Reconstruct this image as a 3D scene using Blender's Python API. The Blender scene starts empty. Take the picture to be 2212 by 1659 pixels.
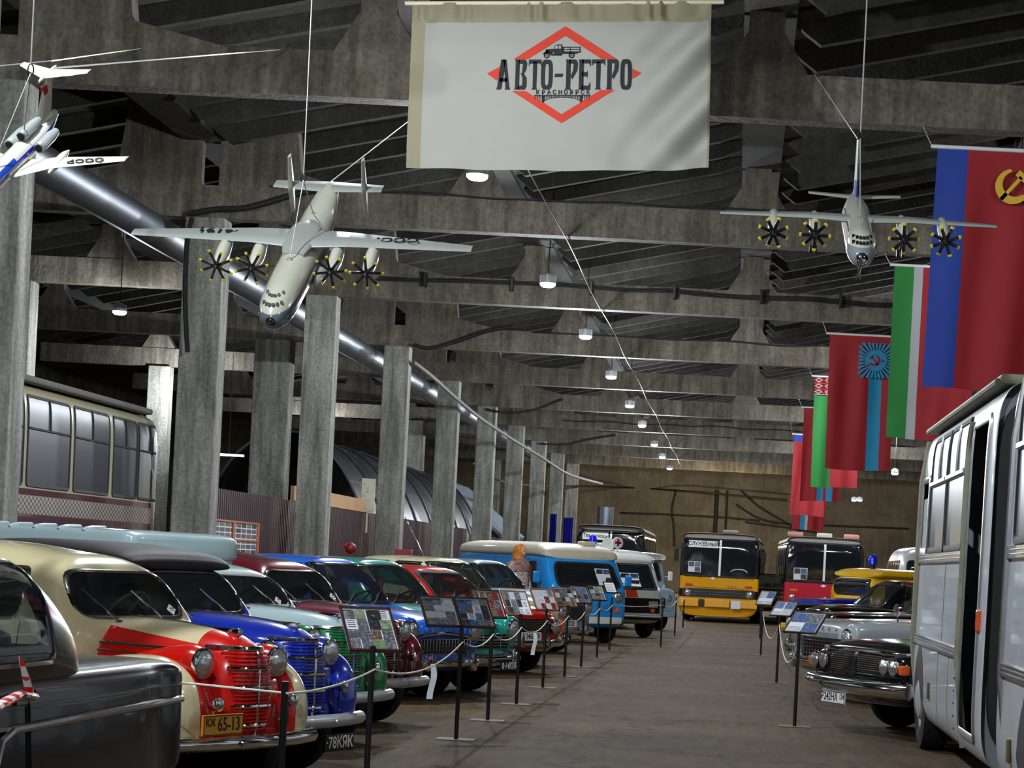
import bpy, bmesh, math, random
from mathutils import Vector, Matrix, noise
from mathutils.bvhtree import BVHTree
random.seed(7)
SC = bpy.context.scene
COL = SC.collection
PI = math.pi
# ------------------------------------------------------------------ camera
F = 4473.0; CX, CY = 1590.0, 1238.0; H0 = 1.6; ROLL = math.radians(2.9)
cs, sn = math.cos(ROLL), math.sin(ROLL)
cd = bpy.data.cameras.new('camera'); cam = bpy.data.objects.new('camera', cd); COL.objects.link(cam)
cd.sensor_width = 36; cd.lens = F/2212*36
cd.shift_x = (1106-CX)/2212; cd.shift_y = (CY-829.5)/2212
cd.clip_start = .1; cd.clip_end = 400
cam.matrix_world = Matrix.Translation((0, 0, H0)) @ Matrix.Rotation(PI/2, 4, 'X') @ Matrix.Rotation(ROLL, 4, 'Z')
SC.camera = cam
def uv_(px, py):
    a = (px-CX)/F; b = (py-CY)/F
    return a*cs+b*sn, a*sn-b*cs
def P(px, py, D):
    u, v = uv_(px, py); return Vector((u*D, D, H0+v*D))
def PX(px, py, X):
    u, v = uv_(px, py); return P(px, py, X/u)
def PZ(px, py, Z=0.0):
    u, v = uv_(px, py); return P(px, py, (Z-H0)/v)
# ------------------------------------------------------------------ world, exposure, lights
w = bpy.data.worlds.new('world'); SC.world = w; w.use_nodes = True
w.node_tree.nodes['Background'].inputs[0].default_value = (.55, .65, .9, 1)
w.node_tree.nodes['Background'].inputs[1].default_value = .02
SC.view_settings.view_transform = 'Standard'; SC.view_settings.look = 'None'
SC.view_settings.gamma = 1; SC.view_settings.use_curve_mapping = False
SC.view_settings.exposure = 0.12
def point_light(loc, watts, r=.12, col=(.88, .94, 1)):
    l = bpy.data.lights.new('lamp_or_fill_light', 'POINT'); l.energy = watts; l.shadow_soft_size = r; l.color = col
    o = bpy.data.objects.new('lamp_or_fill_light', l); COL.objects.link(o); o.location = loc; return o
LAMPW = 2050
LAMP_MAIN = [(-4.55, -2+12*k, 7.95) for k in range(0, 14)]
LAMP_MAIN = [(-4.55, 34.2-24, 7.95), (-4.55, 22.2, 7.95), (-4.6, 34.2, 7.95), (-4.6, 47, 7.95), (-4.5, 57.4, 7.95), (-4.5, 69.2, 7.95), (-4.5, 81.2, 7.95),
             (-4.5, 92, 7.95), (-4.5, 105.8, 7.95), (-4.5, 117, 7.95), (-4.5, 130, 7.95)]
LAMP_RIGHT = [(6.5, 10, 7.95), (6.5, 22, 7.95), (6.5, 40, 7.95), (6.2, 64, 7.95), (6.2, 88, 7.95), (6.3, 112, 7.95)]
LAMP_LEFT = [(-16.4, 54, 7.6), (-18, 22, 7.6), (-21, 78, 7.6), (-21, 102, 7.6)]
for p in LAMP_MAIN: point_light((p[0], p[1], p[2]-.16), LAMPW)
for p in LAMP_RIGHT: point_light((p[0], p[1], p[2]-.16), LAMPW*(.8 if p[1] > 50 else .2))
for p in LAMP_LEFT: point_light((p[0], p[1], p[2]-.16), LAMPW*.45)
point_light((-4, -2, 7.9), LAMPW*1.1)  # unseen fill light added behind the camera, no fixture
point_light((-1, 138, 4.5), 2600, col=(1, .78, .45))  # warm light without a fixture, added to yellow the end wall
# ------------------------------------------------------------------ materials
MATS = {}
def nodes(name):
    m = bpy.data.materials.new(name); m.use_nodes = True; nt = m.node_tree
    return m, nt, nt.nodes['Principled BSDF']
def lin(c):
    if isinstance(c, str):
        c = [int(c[i:i+2], 16)/255 for i in (0, 2, 4)]
        c = [x/12.92 if x < .04 else ((x+.055)/1.055)**2.4 for x in c]
    return (*c[:3], 1)
def mat(name, col, rough=.5, metal=0, coat=0, var=.12, scale=6, bump=0, bscale=40, emis=0, spec=.5, alpha=1):
    if name in MATS: return MATS[name]
    m, nt, b = nodes(name); MATS[name] = m
    c = lin(col)
    tc = nt.nodes.new('ShaderNodeTexCoord'); n = nt.nodes.new('ShaderNodeTexNoise'); n.inputs['Scale'].default_value = scale; n.inputs['Detail'].default_value = 6
    nt.links.new(tc.outputs['Object'], n.inputs['Vector'])
    mx = nt.nodes.new('ShaderNodeMix'); mx.data_type = 'RGBA'
    mx.inputs[6].default_value = (*[x*(1-var) for x in c[:3]], 1); mx.inputs[7].default_value = (*[min(1, x*(1+var)) for x in c[:3]], 1)
    nt.links.new(n.outputs[0], mx.inputs[0]); nt.links.new(mx.outputs[2], b.inputs['Base Color'])
    b.inputs['Roughness'].default_value = rough; b.inputs['Metallic'].default_value = metal
    b.inputs['Coat Weight'].default_value = coat; b.inputs['Coat Roughness'].default_value = .04
    b.inputs['Specular IOR Level'].default_value = spec
    if emis: b.inputs['Emission Color'].default_value = c; b.inputs['Emission Strength'].default_value = emis
    if bump:
        n2 = nt.nodes.new('ShaderNodeTexNoise'); n2.inputs['Scale'].default_value = bscale; n2.inputs['Detail'].default_value = 5
        nt.links.new(tc.outputs['Object'], n2.inputs['Vector'])
        bp = nt.nodes.new('ShaderNodeBump'); bp.inputs['Strength'].default_value = bump; bp.inputs['Distance'].default_value = .02
        nt.links.new(n2.outputs[0], bp.inputs['Height']); nt.links.new(bp.outputs[0], b.inputs['Normal'])
    return m
def paint(name, col, rough=.22, coat=1.0): return mat(name, col, rough, 0, coat, .05, 3)
def paint2(name, c1, c2, expr):
    """two-tone coat: c2 where expr (list of (axis, sign, value)) all hold in the part's own coordinates"""
    if name in MATS: return MATS[name]
    m, nt, b = nodes(name); MATS[name] = m
    tc = nt.nodes.new('ShaderNodeTexCoord'); sp = nt.nodes.new('ShaderNodeSeparateXYZ'); nt.links.new(tc.outputs['Object'], sp.inputs[0])
    last = None
    for grp in expr:
        cur = None
        for terms, val in grp:      # sum(coef*axis) > val
            acc = None
            for ax, co in terms:
                mm = nt.nodes.new('ShaderNodeMath'); mm.operation = 'MULTIPLY_ADD'; mm.inputs[1].default_value = co; mm.inputs[2].default_value = 0
                nt.links.new(sp.outputs[ax], mm.inputs[0])
                if acc: nt.links.new(acc, mm.inputs[2])
                acc = mm.outputs[0]
            g = nt.nodes.new('ShaderNodeMath'); g.operation = 'GREATER_THAN'; g.inputs[1].default_value = val; nt.links.new(acc, g.inputs[0])
            if cur:
                k = nt.nodes.new('ShaderNodeMath'); k.operation = 'MULTIPLY'; nt.links.new(cur, k.inputs[0]); nt.links.new(g.outputs[0], k.inputs[1]); cur = k.outputs[0]
            else: cur = g.outputs[0]
        if last:
            k = nt.nodes.new('ShaderNodeMath'); k.operation = 'MAXIMUM'; nt.links.new(last, k.inputs[0]); nt.links.new(cur, k.inputs[1]); last = k.outputs[0]
        else: last = cur
    mx = nt.nodes.new('ShaderNodeMix'); mx.data_type = 'RGBA'; mx.inputs[6].default_value = lin(c1); mx.inputs[7].default_value = lin(c2)
    nt.links.new(last, mx.inputs[0]); nt.links.new(mx.outputs[2], b.inputs['Base Color'])
    b.inputs['Roughness'].default_value = .22; b.inputs['Coat Weight'].default_value = 1; b.inputs['Coat Roughness'].default_value = .04
    return m
def concrete(name, c1, c2, streak=.6, rough=.92, big=.5, bump=.35):
    m, nt, b = nodes(name); MATS[name] = m
    L = nt.links.new; N = nt.nodes.new
    tc = N('ShaderNodeTexCoord'); geo = N('ShaderNodeNewGeometry')
    mp = N('ShaderNodeMapping'); mp.inputs['Scale'].default_value = (3.2, 3.2, .35); L(geo.outputs['Position'], mp.inputs[0])
    n1 = N('ShaderNodeTexNoise'); n1.inputs['Scale'].default_value = 1.2; n1.inputs['Detail'].default_value = 8; n1.inputs['Roughness'].default_value = .7; L(mp.outputs[0], n1.inputs['Vector'])
    n2 = N('ShaderNodeTexNoise'); n2.inputs['Scale'].default_value = big; n2.inputs['Detail'].default_value = 9; n2.inputs['Roughness'].default_value = .72; L(geo.outputs['Position'], n2.inputs['Vector'])
    n3 = N('ShaderNodeTexNoise'); n3.inputs['Scale'].default_value = 14; n3.inputs['Detail'].default_value = 6; L(geo.outputs['Position'], n3.inputs['Vector'])
    r1 = N('ShaderNodeValToRGB'); r1.color_ramp.elements[0].position = .36; r1.color_ramp.elements[1].position = .66; L(n1.outputs[0], r1.inputs[0])
    r2 = N('ShaderNodeValToRGB'); r2.color_ramp.elements[0].position = .3; r2.color_ramp.elements[1].position = .7
    r2.color_ramp.elements[0].color = lin(c2); r2.color_ramp.elements[1].color = lin(c1); L(n2.outputs[0], r2.inputs[0])
    mx = N('ShaderNodeMix'); mx.data_type = 'RGBA'; mx.blend_type = 'MULTIPLY'; mx.inputs[0].default_value = streak; L(r2.outputs[0], mx.inputs[6]); L(r1.outputs[0], mx.inputs[7])
    r3 = N('ShaderNodeValToRGB'); r3.color_ramp.elements[0].position = .3; r3.color_ramp.elements[0].color = (.45, .43, .4, 1); r3.color_ramp.elements[1].position = .6; L(n3.outputs[0], r3.inputs[0])
    m2 = N('ShaderNodeMix'); m2.data_type = 'RGBA'; m2.blend_type = 'MULTIPLY'; m2.inputs[0].default_value = .6; L(mx.outputs[2], m2.inputs[6]); L(r3.outputs[0], m2.inputs[7])
    L(m2.outputs[2], b.inputs['Base Color']); b.inputs['Roughness'].default_value = rough; b.inputs['Specular IOR Level'].default_value = .25
    bp = N('ShaderNodeBump'); bp.inputs['Strength'].default_value = bump; bp.inputs['Distance'].default_value = .05; L(n3.outputs[0], bp.inputs['Height']); L(bp.outputs[0], b.inputs['Normal'])
    return m
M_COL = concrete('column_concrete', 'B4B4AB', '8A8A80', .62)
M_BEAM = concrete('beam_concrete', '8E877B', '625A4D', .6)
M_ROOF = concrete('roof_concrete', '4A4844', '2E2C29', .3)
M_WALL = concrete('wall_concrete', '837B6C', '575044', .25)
def floor_mat():
    m, nt, b = nodes('floor_dirt'); L = nt.links.new; N = nt.nodes.new
    geo = N('ShaderNodeNewGeometry')
    n1 = N('ShaderNodeTexNoise'); n1.inputs['Scale'].default_value = .45; n1.inputs['Detail'].default_value = 10; n1.inputs['Roughness'].default_value = .7; L(geo.outputs['Position'], n1.inputs['Vector'])
    mp = N('ShaderNodeMapping'); mp.inputs['Scale'].default_value = (9, 1.2, 1); mp.inputs['Rotation'].default_value = (0, 0, .5); L(geo.outputs['Position'], mp.inputs[0])
    n2 = N('ShaderNodeTexNoise'); n2.inputs['Scale'].default_value = 1; n2.inputs['Detail'].default_value = 8; L(mp.outputs[0], n2.inputs['Vector'])
    n3 = N('ShaderNodeTexNoise'); n3.inputs['Scale'].default_value = 22; n3.inputs['Detail'].default_value = 8; n3.inputs['Roughness'].default_value = .75; L(geo.outputs['Position'], n3.inputs['Vector'])
    wv = N('ShaderNodeTexVoronoi'); wv.feature = 'DISTANCE_TO_EDGE'; wv.inputs['Scale'].default_value = .22
    nd = N('ShaderNodeTexNoise'); nd.inputs['Scale'].default_value = 1.3; nd.inputs['Detail'].default_value = 5; L(geo.outputs['Position'], nd.inputs['Vector'])
    ad = N('ShaderNodeMix'); ad.data_type = 'RGBA'; ad.blend_type = 'LINEAR_LIGHT'; ad.inputs[0].default_value = .5; L(geo.outputs['Position'], ad.inputs[6]); L(nd.outputs[1], ad.inputs[7]); L(ad.outputs[2], wv.inputs['Vector'])
    cr = N('ShaderNodeValToRGB'); cr.color_ramp.elements[0].position = 0; cr.color_ramp.elements[0].color = (.45, .42, .4, 1); cr.color_ramp.elements[1].position = .012; L(wv.outputs['Distance'], cr.inputs[0])
    r = N('ShaderNodeValToRGB'); r.color_ramp.elements[0].position = .32; r.color_ramp.elements[1].position = .7
    r.color_ramp.elements[0].color = lin('433523'); r.color_ramp.elements[1].color = lin('655137'); L(n1.outputs[0], r.inputs[0])
    m1 = N('ShaderNodeMix'); m1.data_type = 'RGBA'; m1.blend_type = 'OVERLAY'; m1.inputs[0].default_value = .55; L(r.outputs[0], m1.inputs[6]); L(n2.outputs[0], m1.inputs[7])
    m2 = N('ShaderNodeMix'); m2.data_type = 'RGBA'; m2.blend_type = 'OVERLAY'; m2.inputs[0].default_value = 1.0; L(m1.outputs[2], m2.inputs[6]); L(n3.outputs[0], m2.inputs[7])
    m3 = N('ShaderNodeMix'); m3.data_type = 'RGBA'; m3.blend_type = 'MULTIPLY'; m3.inputs[0].default_value = 1; L(m2.outputs[2], m3.inputs[6]); L(cr.outputs[0], m3.inputs[7])
    L(m3.outputs[2], b.inputs['Base Color']); b.inputs['Roughness'].default_value = .85; b.inputs['Specular IOR Level'].default_value = .3
    bp = N('ShaderNodeBump'); bp.inputs['Strength'].default_value = .9; bp.inputs['Distance'].default_value = .04; L(n3.outputs[0], bp.inputs['Height'])
    bp2 = N('ShaderNodeBump'); bp2.inputs['Strength'].default_value = .5; bp2.inputs['Distance'].default_value = .08; L(n2.outputs[0], bp2.inputs['Height']); L(bp.outputs[0], bp2.inputs['Normal']); L(bp2.outputs[0], b.inputs['Normal'])
    return m
M_FLOOR = floor_mat()
CHROME = mat('chrome', (.78, .8, .82), .08, 1, 0, .03)
DCHROME = mat('aged_chrome', (.5, .5, .5), .22, 1, 0, .2, 20)
ALU = mat('bare_aluminium', (.62, .63, .65), .35, 1, 0, .15, 12)
SILVER = mat('silver_paint', 'B4B6B8', .35, .3, .3, .06)
RUBBER = mat('rubber', '0C0C0D', .75, 0, 0, .2)
TYRE = mat('tyre_rubber', '111112', .85, 0, 0, .3, 30, .4, 60)
BLACKM = mat('black_metal', '141213', .45, .3, 0, .3, 20)
DARK = mat('dark_interior', '1A1B20', .8)
SEATM = mat('seat_cloth', '35343A', .85)
WIRE = mat('steel_wire', (.32, .32, .32), .45, .6)
CABLE = mat('cable_black', '0E0D0C', .7)
CABLEG = mat('cable_grey', '55534E', .7)
WHITE = mat('white_enamel', 'DADADA', .35, 0, .3, .04)
ROPE = mat('rope_white', 'D6D2C4', .8, 0, 0, .1, 80, .4, 200)
AMBER = mat('amber_lens', 'D8571A', .2, 0, 1)
REDL = mat('red_lens', 'A3180F', .2, 0, 1)
BLUEL = mat('blue_beacon_glass', '1220C8', .12, 0, 1)
def glass(name, tint, alpha, rough=.05):
    m, nt, b = nodes(name); MATS[name] = m; N = nt.nodes.new; L = nt.links.new
    tr = N('ShaderNodeBsdfTransparent'); tr.inputs[0].default_value = lin(tint); gl = N('ShaderNodeBsdfGlossy'); gl.inputs['Roughness'].default_value = rough
    fr = N('ShaderNodeFresnel'); fr.inputs[0].default_value = 1.5
    df = N('ShaderNodeBsdfDiffuse'); df.inputs[0].default_value = (.10, .11, .12, 1)
    a = N('ShaderNodeMixShader'); a.inputs[0].default_value = alpha; L(tr.outputs[0], a.inputs[1]); L(df.outputs[0], a.inputs[2])
    x = N('ShaderNodeMixShader'); L(fr.outputs[0], x.inputs[0]); L(a.outputs[0], x.inputs[1]); L(gl.outputs[0], x.inputs[2])
    L(x.outputs[0], nt.nodes['Material Output'].inputs[0]); nt.nodes.remove(b); return m
GLASS = glass('car_glass', 'B8C4C4', .08)
DGLASS = mat('dark_window_glass', '15181B', .06, 0, 1, .35, 2)
GGLASS = mat('dusty_window_glass', '24292F', .34, 0, 0, .3, 2, spec=.2)
LENS = mat('headlamp_lens', (.66, .68, .7), .1, .85, 1, .45, 30, .45, 34)
# ------------------------------------------------------------------ object helpers
def link(o): COL.objects.link(o); return o
def tag(o, label=None, cat=None, group=None, kind=None):
    if label: o['label'] = label
    if cat: o['category'] = cat
    if group: o['group'] = group
    if kind: o['kind'] = kind
    return o
def thing(name, label, cat, loc=(0, 0, 0), rz=0, group=None, M=None):
    o = link(bpy.data.objects.new(name, None)); o.empty_display_size = .2
    o.matrix_world = M if M else Matrix.Translation(loc) @ Matrix.Rotation(rz, 4, 'Z')
    return tag(o, label, cat, group)
def obj(name, bm, m, parent=None, smooth=None, label=None):
    me = bpy.data.meshes.new(name); bm.to_mesh(me); bm.free()
    for x in (m if isinstance(m, (list, tuple)) else [m]): me.materials.append(x)
    if smooth is not None:
        for p in me.polygons: p.use_smooth = True
        me.set_sharp_from_angle(angle=math.radians(smooth))
    o = link(bpy.data.objects.new(name, me))
    if parent: o.parent = parent
    if label: o['label'] = label
    return o
def struct(name, bm, m, smooth=None): return tag(obj(name, bm, m, None, smooth), kind='structure')
def dup(root, M=None, label=None, group=None):
    r = root.copy(); COL.objects.link(r)
    for ch in list(root.children):
        c = ch.copy(); COL.objects.link(c); c.parent = r; c.matrix_parent_inverse = ch.matrix_parent_inverse
        for g in ch.children:
            d = g.copy(); COL.objects.link(d); d.parent = c
    if M: r.matrix_world = M
    if label: r['label'] = label
    if group: r['group'] = group
    return r
def NB(): return bmesh.new()
def box(bm, x0, x1, y0, y1, z0, z1, mi=0, M=None, bev=0):
    vs = [bm.verts.new((x, y, z)) for x in (x0, x1) for y in (y0, y1) for z in (z0, z1)]
    if M:
        for v in vs: v.co = M @ v.co
    fs = []
    for q in ((0, 1, 3, 2), (4, 6, 7, 5), (0, 4, 5, 1), (2, 3, 7, 6), (0, 2, 6, 4), (1, 5, 7, 3)):
        f = bm.faces.new([vs[i] for i in q]); f.material_index = mi; fs.append(f)
    if bev:
        es = list({e for f in fs for e in f.edges})
        r = bmesh.ops.bevel(bm, geom=es, offset=bev, segments=2, affect='EDGES', profile=.5)
        for f in r['faces']: f.material_index = mi
    return vs
def prism(bm, poly, t0, t1, M=None, mi=0):
    """poly of (a,b) extruded along c; default axes a=x b=z c=y"""
    M = M or Matrix.Identity(4)
    A = [bm.verts.new(M @ Vector((a, t0, b))) for a, b in poly]; B = [bm.verts.new(M @ Vector((a, t1, b))) for a, b in poly]
    n = len(poly); f = bm.faces.new(A); f.material_index = mi; f = bm.faces.new(B[::-1]); f.material_index = mi
    for i in range(n):
        f = bm.faces.new((A[i], B[i], B[(i+1) % n], A[(i+1) % n])); f.material_index = mi
def tube(bm, pts, r, seg=8, mi=0, cap=True, closed=False, rz=None, flat=1.0):
    pts = [Vector(p) for p in pts]; n = len(pts); rings = []
    prev = None
    for i, p in enumerate(pts):
        if closed: t = (pts[(i+1) % n]-pts[i-1])
        else: t = (pts[min(i+1, n-1)]-pts[max(i-1, 0)])
        t.normalize()
        if prev is None:
            a = Vector((0, 0, 1)) if abs(t.z) < .9 else Vector((1, 0, 0))
            a = (a-t*a.dot(t)).normalized()
        else:
            a = (prev-t*prev.dot(t)); a = a.normalized() if a.length > 1e-6 else prev
        prev = a; b = t.cross(a)
        rr = r[i] if isinstance(r, (list, tuple)) else r
        rings.append([bm.verts.new(p+a*(math.cos(2*PI*k/seg)*rr*flat)+b*(math.sin(2*PI*k/seg)*rr)) for k in range(seg)])
    m = n if closed else n-1
    for i in range(m):
        A, B = rings[i], rings[(i+1) % n]
        for k in range(seg):
            f = bm.faces.new((A[k], A[(k+1) % seg], B[(k+1) % seg], B[k])); f.material_index = mi
    if cap and not closed:
        f = bm.faces.new(rings[0][::-1]); f.material_index = mi; f = bm.faces.new(rings[-1]); f.material_index = mi
def lathe(bm, prof, M=None, seg=24, mi=0, cap=True):
    """prof (r, h) about local z"""
    M = M or Matrix.Identity(4); rings = []
    for r, h in prof: rings.append([bm.verts.new(M @ Vector((r*math.cos(2*PI*k/seg), r*math.sin(2*PI*k/seg), h))) for k in range(seg)])
    for A, B in zip(rings, rings[1:]):
        for k in range(seg):
            f = bm.faces.new((A[k], A[(k+1) % seg], B[(k+1) % seg], B[k])); f.material_index = mi
    if cap:
        for R_, s in ((rings[0], -1), (rings[-1], 1)):
            f = bm.faces.new(R_[::s]); f.material_index = mi
def cr(a, b, c, d, t):
    return tuple(.5*(2*q+(r-p)*t+(2*p-5*q+4*r-s)*t*t+(3*q-p-3*r+s)*t**3) for p, q, r, s in zip(a, b, c, d))
def spline(st, sub):
    out = []; n = len(st)
    for i in range(n-1):
        a = st[max(i-1, 0)]; b = st[i]; c = st[i+1]; d = st[min(i+2, n-1)]
        for k in range(sub): out.append(cr(a, b, c, d, k/sub))
    out.append(tuple(st[-1])); return out
def hull(bm, st, seg=40, sub=6, y0=0.0, mi=0, axis='x'):
    """stations (x, halfwidth, zbot, ztop, n, taper[, ybend])"""
    st = [tuple(s)+(0,)*(6-len(s)) if len(s) < 6 else tuple(s) for s in st]
    st = [s if s[4] else s[:4]+(2.5,)+s[5:] for s in st]
    rings = []
    for s in spline(st, sub):
        x, hw, zb, zt, n, tp = s[:6]; n = max(n, 1.2)
        ring = []
        for k in range(seg):
            a = 2*PI*(k+.5)/seg; ca, sa = math.cos(a), math.sin(a)
            yy = hw*math.copysign(abs(ca)**(2/n), ca); zz = (zb+zt)/2+(zt-zb)/2*math.copysign(abs(sa)**(2/n), sa)
            q = max(0, (zz-zb)/(zt-zb+1e-6)); yy *= 1-tp*q**2
            ring.append(bm.verts.new((x, y0+yy, zz)))
        rings.append(ring)
    for A, B in zip(rings, rings[1:]):
        for k in range(seg):
            f = bm.faces.new((A[k], B[k], B[(k+1) % seg], A[(k+1) % seg])); f.material_index = mi
    f = bm.faces.new(rings[0]); f.material_index = mi; f = bm.faces.new(rings[-1][::-1]); f.material_index = mi
    bmesh.ops.recalc_face_normals(bm, faces=bm.faces[:])
def rpoly(pts, r=.05, seg=5):
    out = []; n = len(pts)
    for i in range(n):
        p = Vector(pts[i]); a = Vector(pts[i-1]); b = Vector(pts[(i+1) % n])
        d1 = (a-p); d2 = (b-p); rr = min(r, d1.length*.45, d2.length*.45)
        s = p+d1.normalized()*rr; e = p+d2.normalized()*rr
        for k in range(seg+1):
            t = k/seg; out.append(s*(1-t)**2+p*2*t*(1-t)+e*t*t)
    dense = []
    for i in range(len(out)):
        a, b = out[i], out[(i+1) % len(out)]; m = max(1, int((b-a).length/.06))
        for k in range(m): dense.append(a.lerp(b, k/m))
    return dense
AX = {'F': (Vector((-1, 0, 0)), lambda p: Vector((6, p[0], p[1])), lambda c: (c.y, c.z)),
      'B': (Vector((1, 0, 0)), lambda p: Vector((-16, p[0], p[1])), lambda c: (c.y, c.z)),
      'R': (Vector((0, 1, 0)), lambda p: Vector((p[0], -4, p[1])), lambda c: (c.x, c.z)),
      'L': (Vector((0, -1, 0)), lambda p: Vector((p[0], 4, p[1])), lambda c: (c.x, c.z)),
      'T': (Vector((0, 0, -1)), lambda p: Vector((p[0], p[1], 6)), lambda c: (c.x, c.y))}
def cast(bvh, ax, p, off):
    d, o, _ = AX[ax]; h, n, i, _ = bvh.ray_cast(o(p), d)
    if h is None:
        q = o(p); 
        h, n, i, _ = bvh.find_nearest(q + d*(abs(q.dot(d))))
        if h is None: return q
        return h - d*off
    return h - d*off
def patch(bm, bvh, ax, poly, off=.006, K=8, mi=0, back=False):
    c = sum(poly, Vector((0, 0)))/len(poly); rings = []
    cv = bm.verts.new(cast(bvh, ax, c, off))
    for k in range(1, K+1): rings.append([bm.verts.new(cast(bvh, ax, c.lerp(q, k/K), off)) for q in poly])
    n = len(poly)
    for i in range(n):
        f = bm.faces.new((cv, rings[0][i], rings[0][(i+1) % n])); f.material_index = mi
        for A, B in zip(rings, rings[1:]):
            f = bm.faces.new((A[i], B[i], B[(i+1) % n], A[(i+1) % n])); f.material_index = mi
def band(bm, bvh, ax, poly, w=.03, off=.008, t=.006, mi=0):
    """raised frame strip round an outline"""
    c = sum(poly, Vector((0, 0)))/len(poly); n = len(poly); R = []
    nr = []
    for i in range(n):
        t_ = poly[(i+1) % n]-poly[i-1]; q = Vector((t_.y, -t_.x)); q = q.normalized() if q.length > 0 else q
        if q.dot(poly[i]-c) < 0: q = -q
        nr.append(q)
    for s, o in ((-w*.5, off-.004), (-w*.35, off+t), (w*.35, off+t), (w*.5, 0)):
        R.append([bm.verts.new(cast(bvh, ax, poly[i]+nr[i]*s, o)) for i in range(n)])
    for A, B in zip(R, R[1:]):
        for i in range(n):
            f = bm.faces.new((A[i], B[i], B[(i+1) % n], A[(i+1) % n])); f.material_index = mi
def inside(p, poly):
    x, y = p; r = False; n = len(poly); j = n-1
    for i in range(n):
        a, b = poly[i], poly[j]
        if (a.y > y) != (b.y > y) and x < (b.x-a.x)*(y-a.y)/(b.y-a.y)+a.x: r = not r
        j = i
    return r
def cut(bm, ax, poly):
    d, _, pr = AX[ax]; kill = [f for f in bm.faces if f.normal.dot(d) < -.08 and inside(pr(f.calc_center_median()), poly)]
    bmesh.ops.delete(bm, geom=kill, context='FACES')
def bvh_of(bm): bm.normal_update(); return BVHTree.FromBMesh(bm)
def line_on(bvh, ax, pts, off): return [cast(bvh, ax, p, off) for p in pts]
def seg2(a, b, n): return [Vector(a).lerp(Vector(b), i/n) for i in range(n+1)]
def photo(name, cols, scale):
    m, nt, b = nodes(name); MATS[name] = m; tc = nt.nodes.new('ShaderNodeTexCoord'); n = nt.nodes.new('ShaderNodeTexNoise'); n.inputs['Scale'].default_value = scale; n.inputs['Detail'].default_value = 2.5
    nt.links.new(tc.outputs['Object'], n.inputs['Vector']); r = nt.nodes.new('ShaderNodeValToRGB'); r.color_ramp.interpolation = 'LINEAR'; n.inputs['Detail'].default_value = 5; n.inputs['Distortion'].default_value = 1.5
    for i, c_ in enumerate(cols):
        e = r.color_ramp.elements[i] if i < 2 else r.color_ramp.elements.new(.5); e.position = .30+.40*i/len(cols) if i else 0; e.color = lin(c_)
    nt.links.new(n.outputs[0], r.inputs[0]); nt.links.new(r.outputs[0], b.inputs['Base Color']); b.inputs['Roughness'].default_value = .35; return m
def text(name, s, size, m, M, parent=None, ext=.002, bold=0, sx=1.0, align='CENTER'):
    cu = bpy.data.curves.new(name, 'FONT'); cu.body = s; cu.size = size; cu.extrude = ext; cu.offset = bold; cu.align_x = align; cu.align_y = 'CENTER'; cu.resolution_u = 3
    t = bpy.data.objects.new(name, cu); COL.objects.link(t); bpy.context.view_layer.update()
    me = bpy.data.meshes.new_from_object(t.evaluated_get(bpy.context.evaluated_depsgraph_get())); bpy.data.objects.remove(t)
    me.transform(M @ Matrix.Diagonal((sx, 1, 1, 1))); me.materials.clear(); me.materials.append(m)
    o = link(bpy.data.objects.new(name, me))
    if parent: o.parent = parent
    return o
def frameM(o, right, up):
    r = Vector(right).normalized(); u = Vector(up); u = (u-r*u.dot(r)).normalized(); n = r.cross(u)
    return Matrix(((r.x, u.x, n.x, o[0]), (r.y, u.y, n.y, o[1]), (r.z, u.z, n.z, o[2]), (0, 0, 0, 1)))
# ------------------------------------------------------------------ the hall
ZB = 8.4; BAYS = [-17, -5, 7, 19.1, 31.1, 43.1, 55.1, 67.3, 79.4, 91.5, 103.5, 115.5, 127.5, 139.5, 150]
XC = -10.92; CW = .82; CDp = .62
bm = NB(); n = 60
for i in range(n):
    pass
bmesh.ops.create_grid(bm, x_segments=1, y_segments=1, size=1)
for v in bm.verts: v.co = Vector((v.co.x*40, 65+v.co.y*95, 0))
struct('floor', bm, M_FLOOR)
bm = NB(); box(bm, -40, 40, 151, 151.5, 0, 14)
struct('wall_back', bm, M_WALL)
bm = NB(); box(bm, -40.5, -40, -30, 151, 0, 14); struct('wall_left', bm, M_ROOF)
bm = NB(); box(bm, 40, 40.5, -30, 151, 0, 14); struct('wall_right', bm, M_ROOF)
# sawtooth ribbed roof slabs
NX = 5.8
bm = NB()
XS = [-11.4+NX*k-NX*4 for k in range(0, 14)]
for i, x0 in enumerate(XS[:-1]):
    x1 = x0+NX; z0, z1 = 10.1, 11.15
    for k in range(len(BAYS)-1):
        if abs(x0) > 30: continue
        ya, yb = BAYS[k]+.1, BAYS[k+1]-.1
        prism(bm, [(x0+.3, z0), (x1-.5, z1), (x1-.5, z1+.15), (x0+.3, z0+.15)], ya, yb)
        prism(bm, [(x1-.5, 10.0), (x1+.3, 10.0), (x1+.3, 10.25), (x1-.45, z1+.2), (x1-.5, z1+.2)], ya, yb)
        nr = 7
        for r in range(nr):
            yy = ya+(yb-ya)*(r+.5)/nr
            prism(bm, [(x0+.45, z0-.12), (x0+.7, z0-.3), (x1-1.0, z1-.42), (x1-.6, z1-.25), (x1-.5, z1+.02), (x0+.3, z0+.02)], yy-.09, yy+.09)
box(bm, -40, 40, -30, 151, 11.4, 11.6)
struct('ceiling', bm, M_ROOF)
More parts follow.
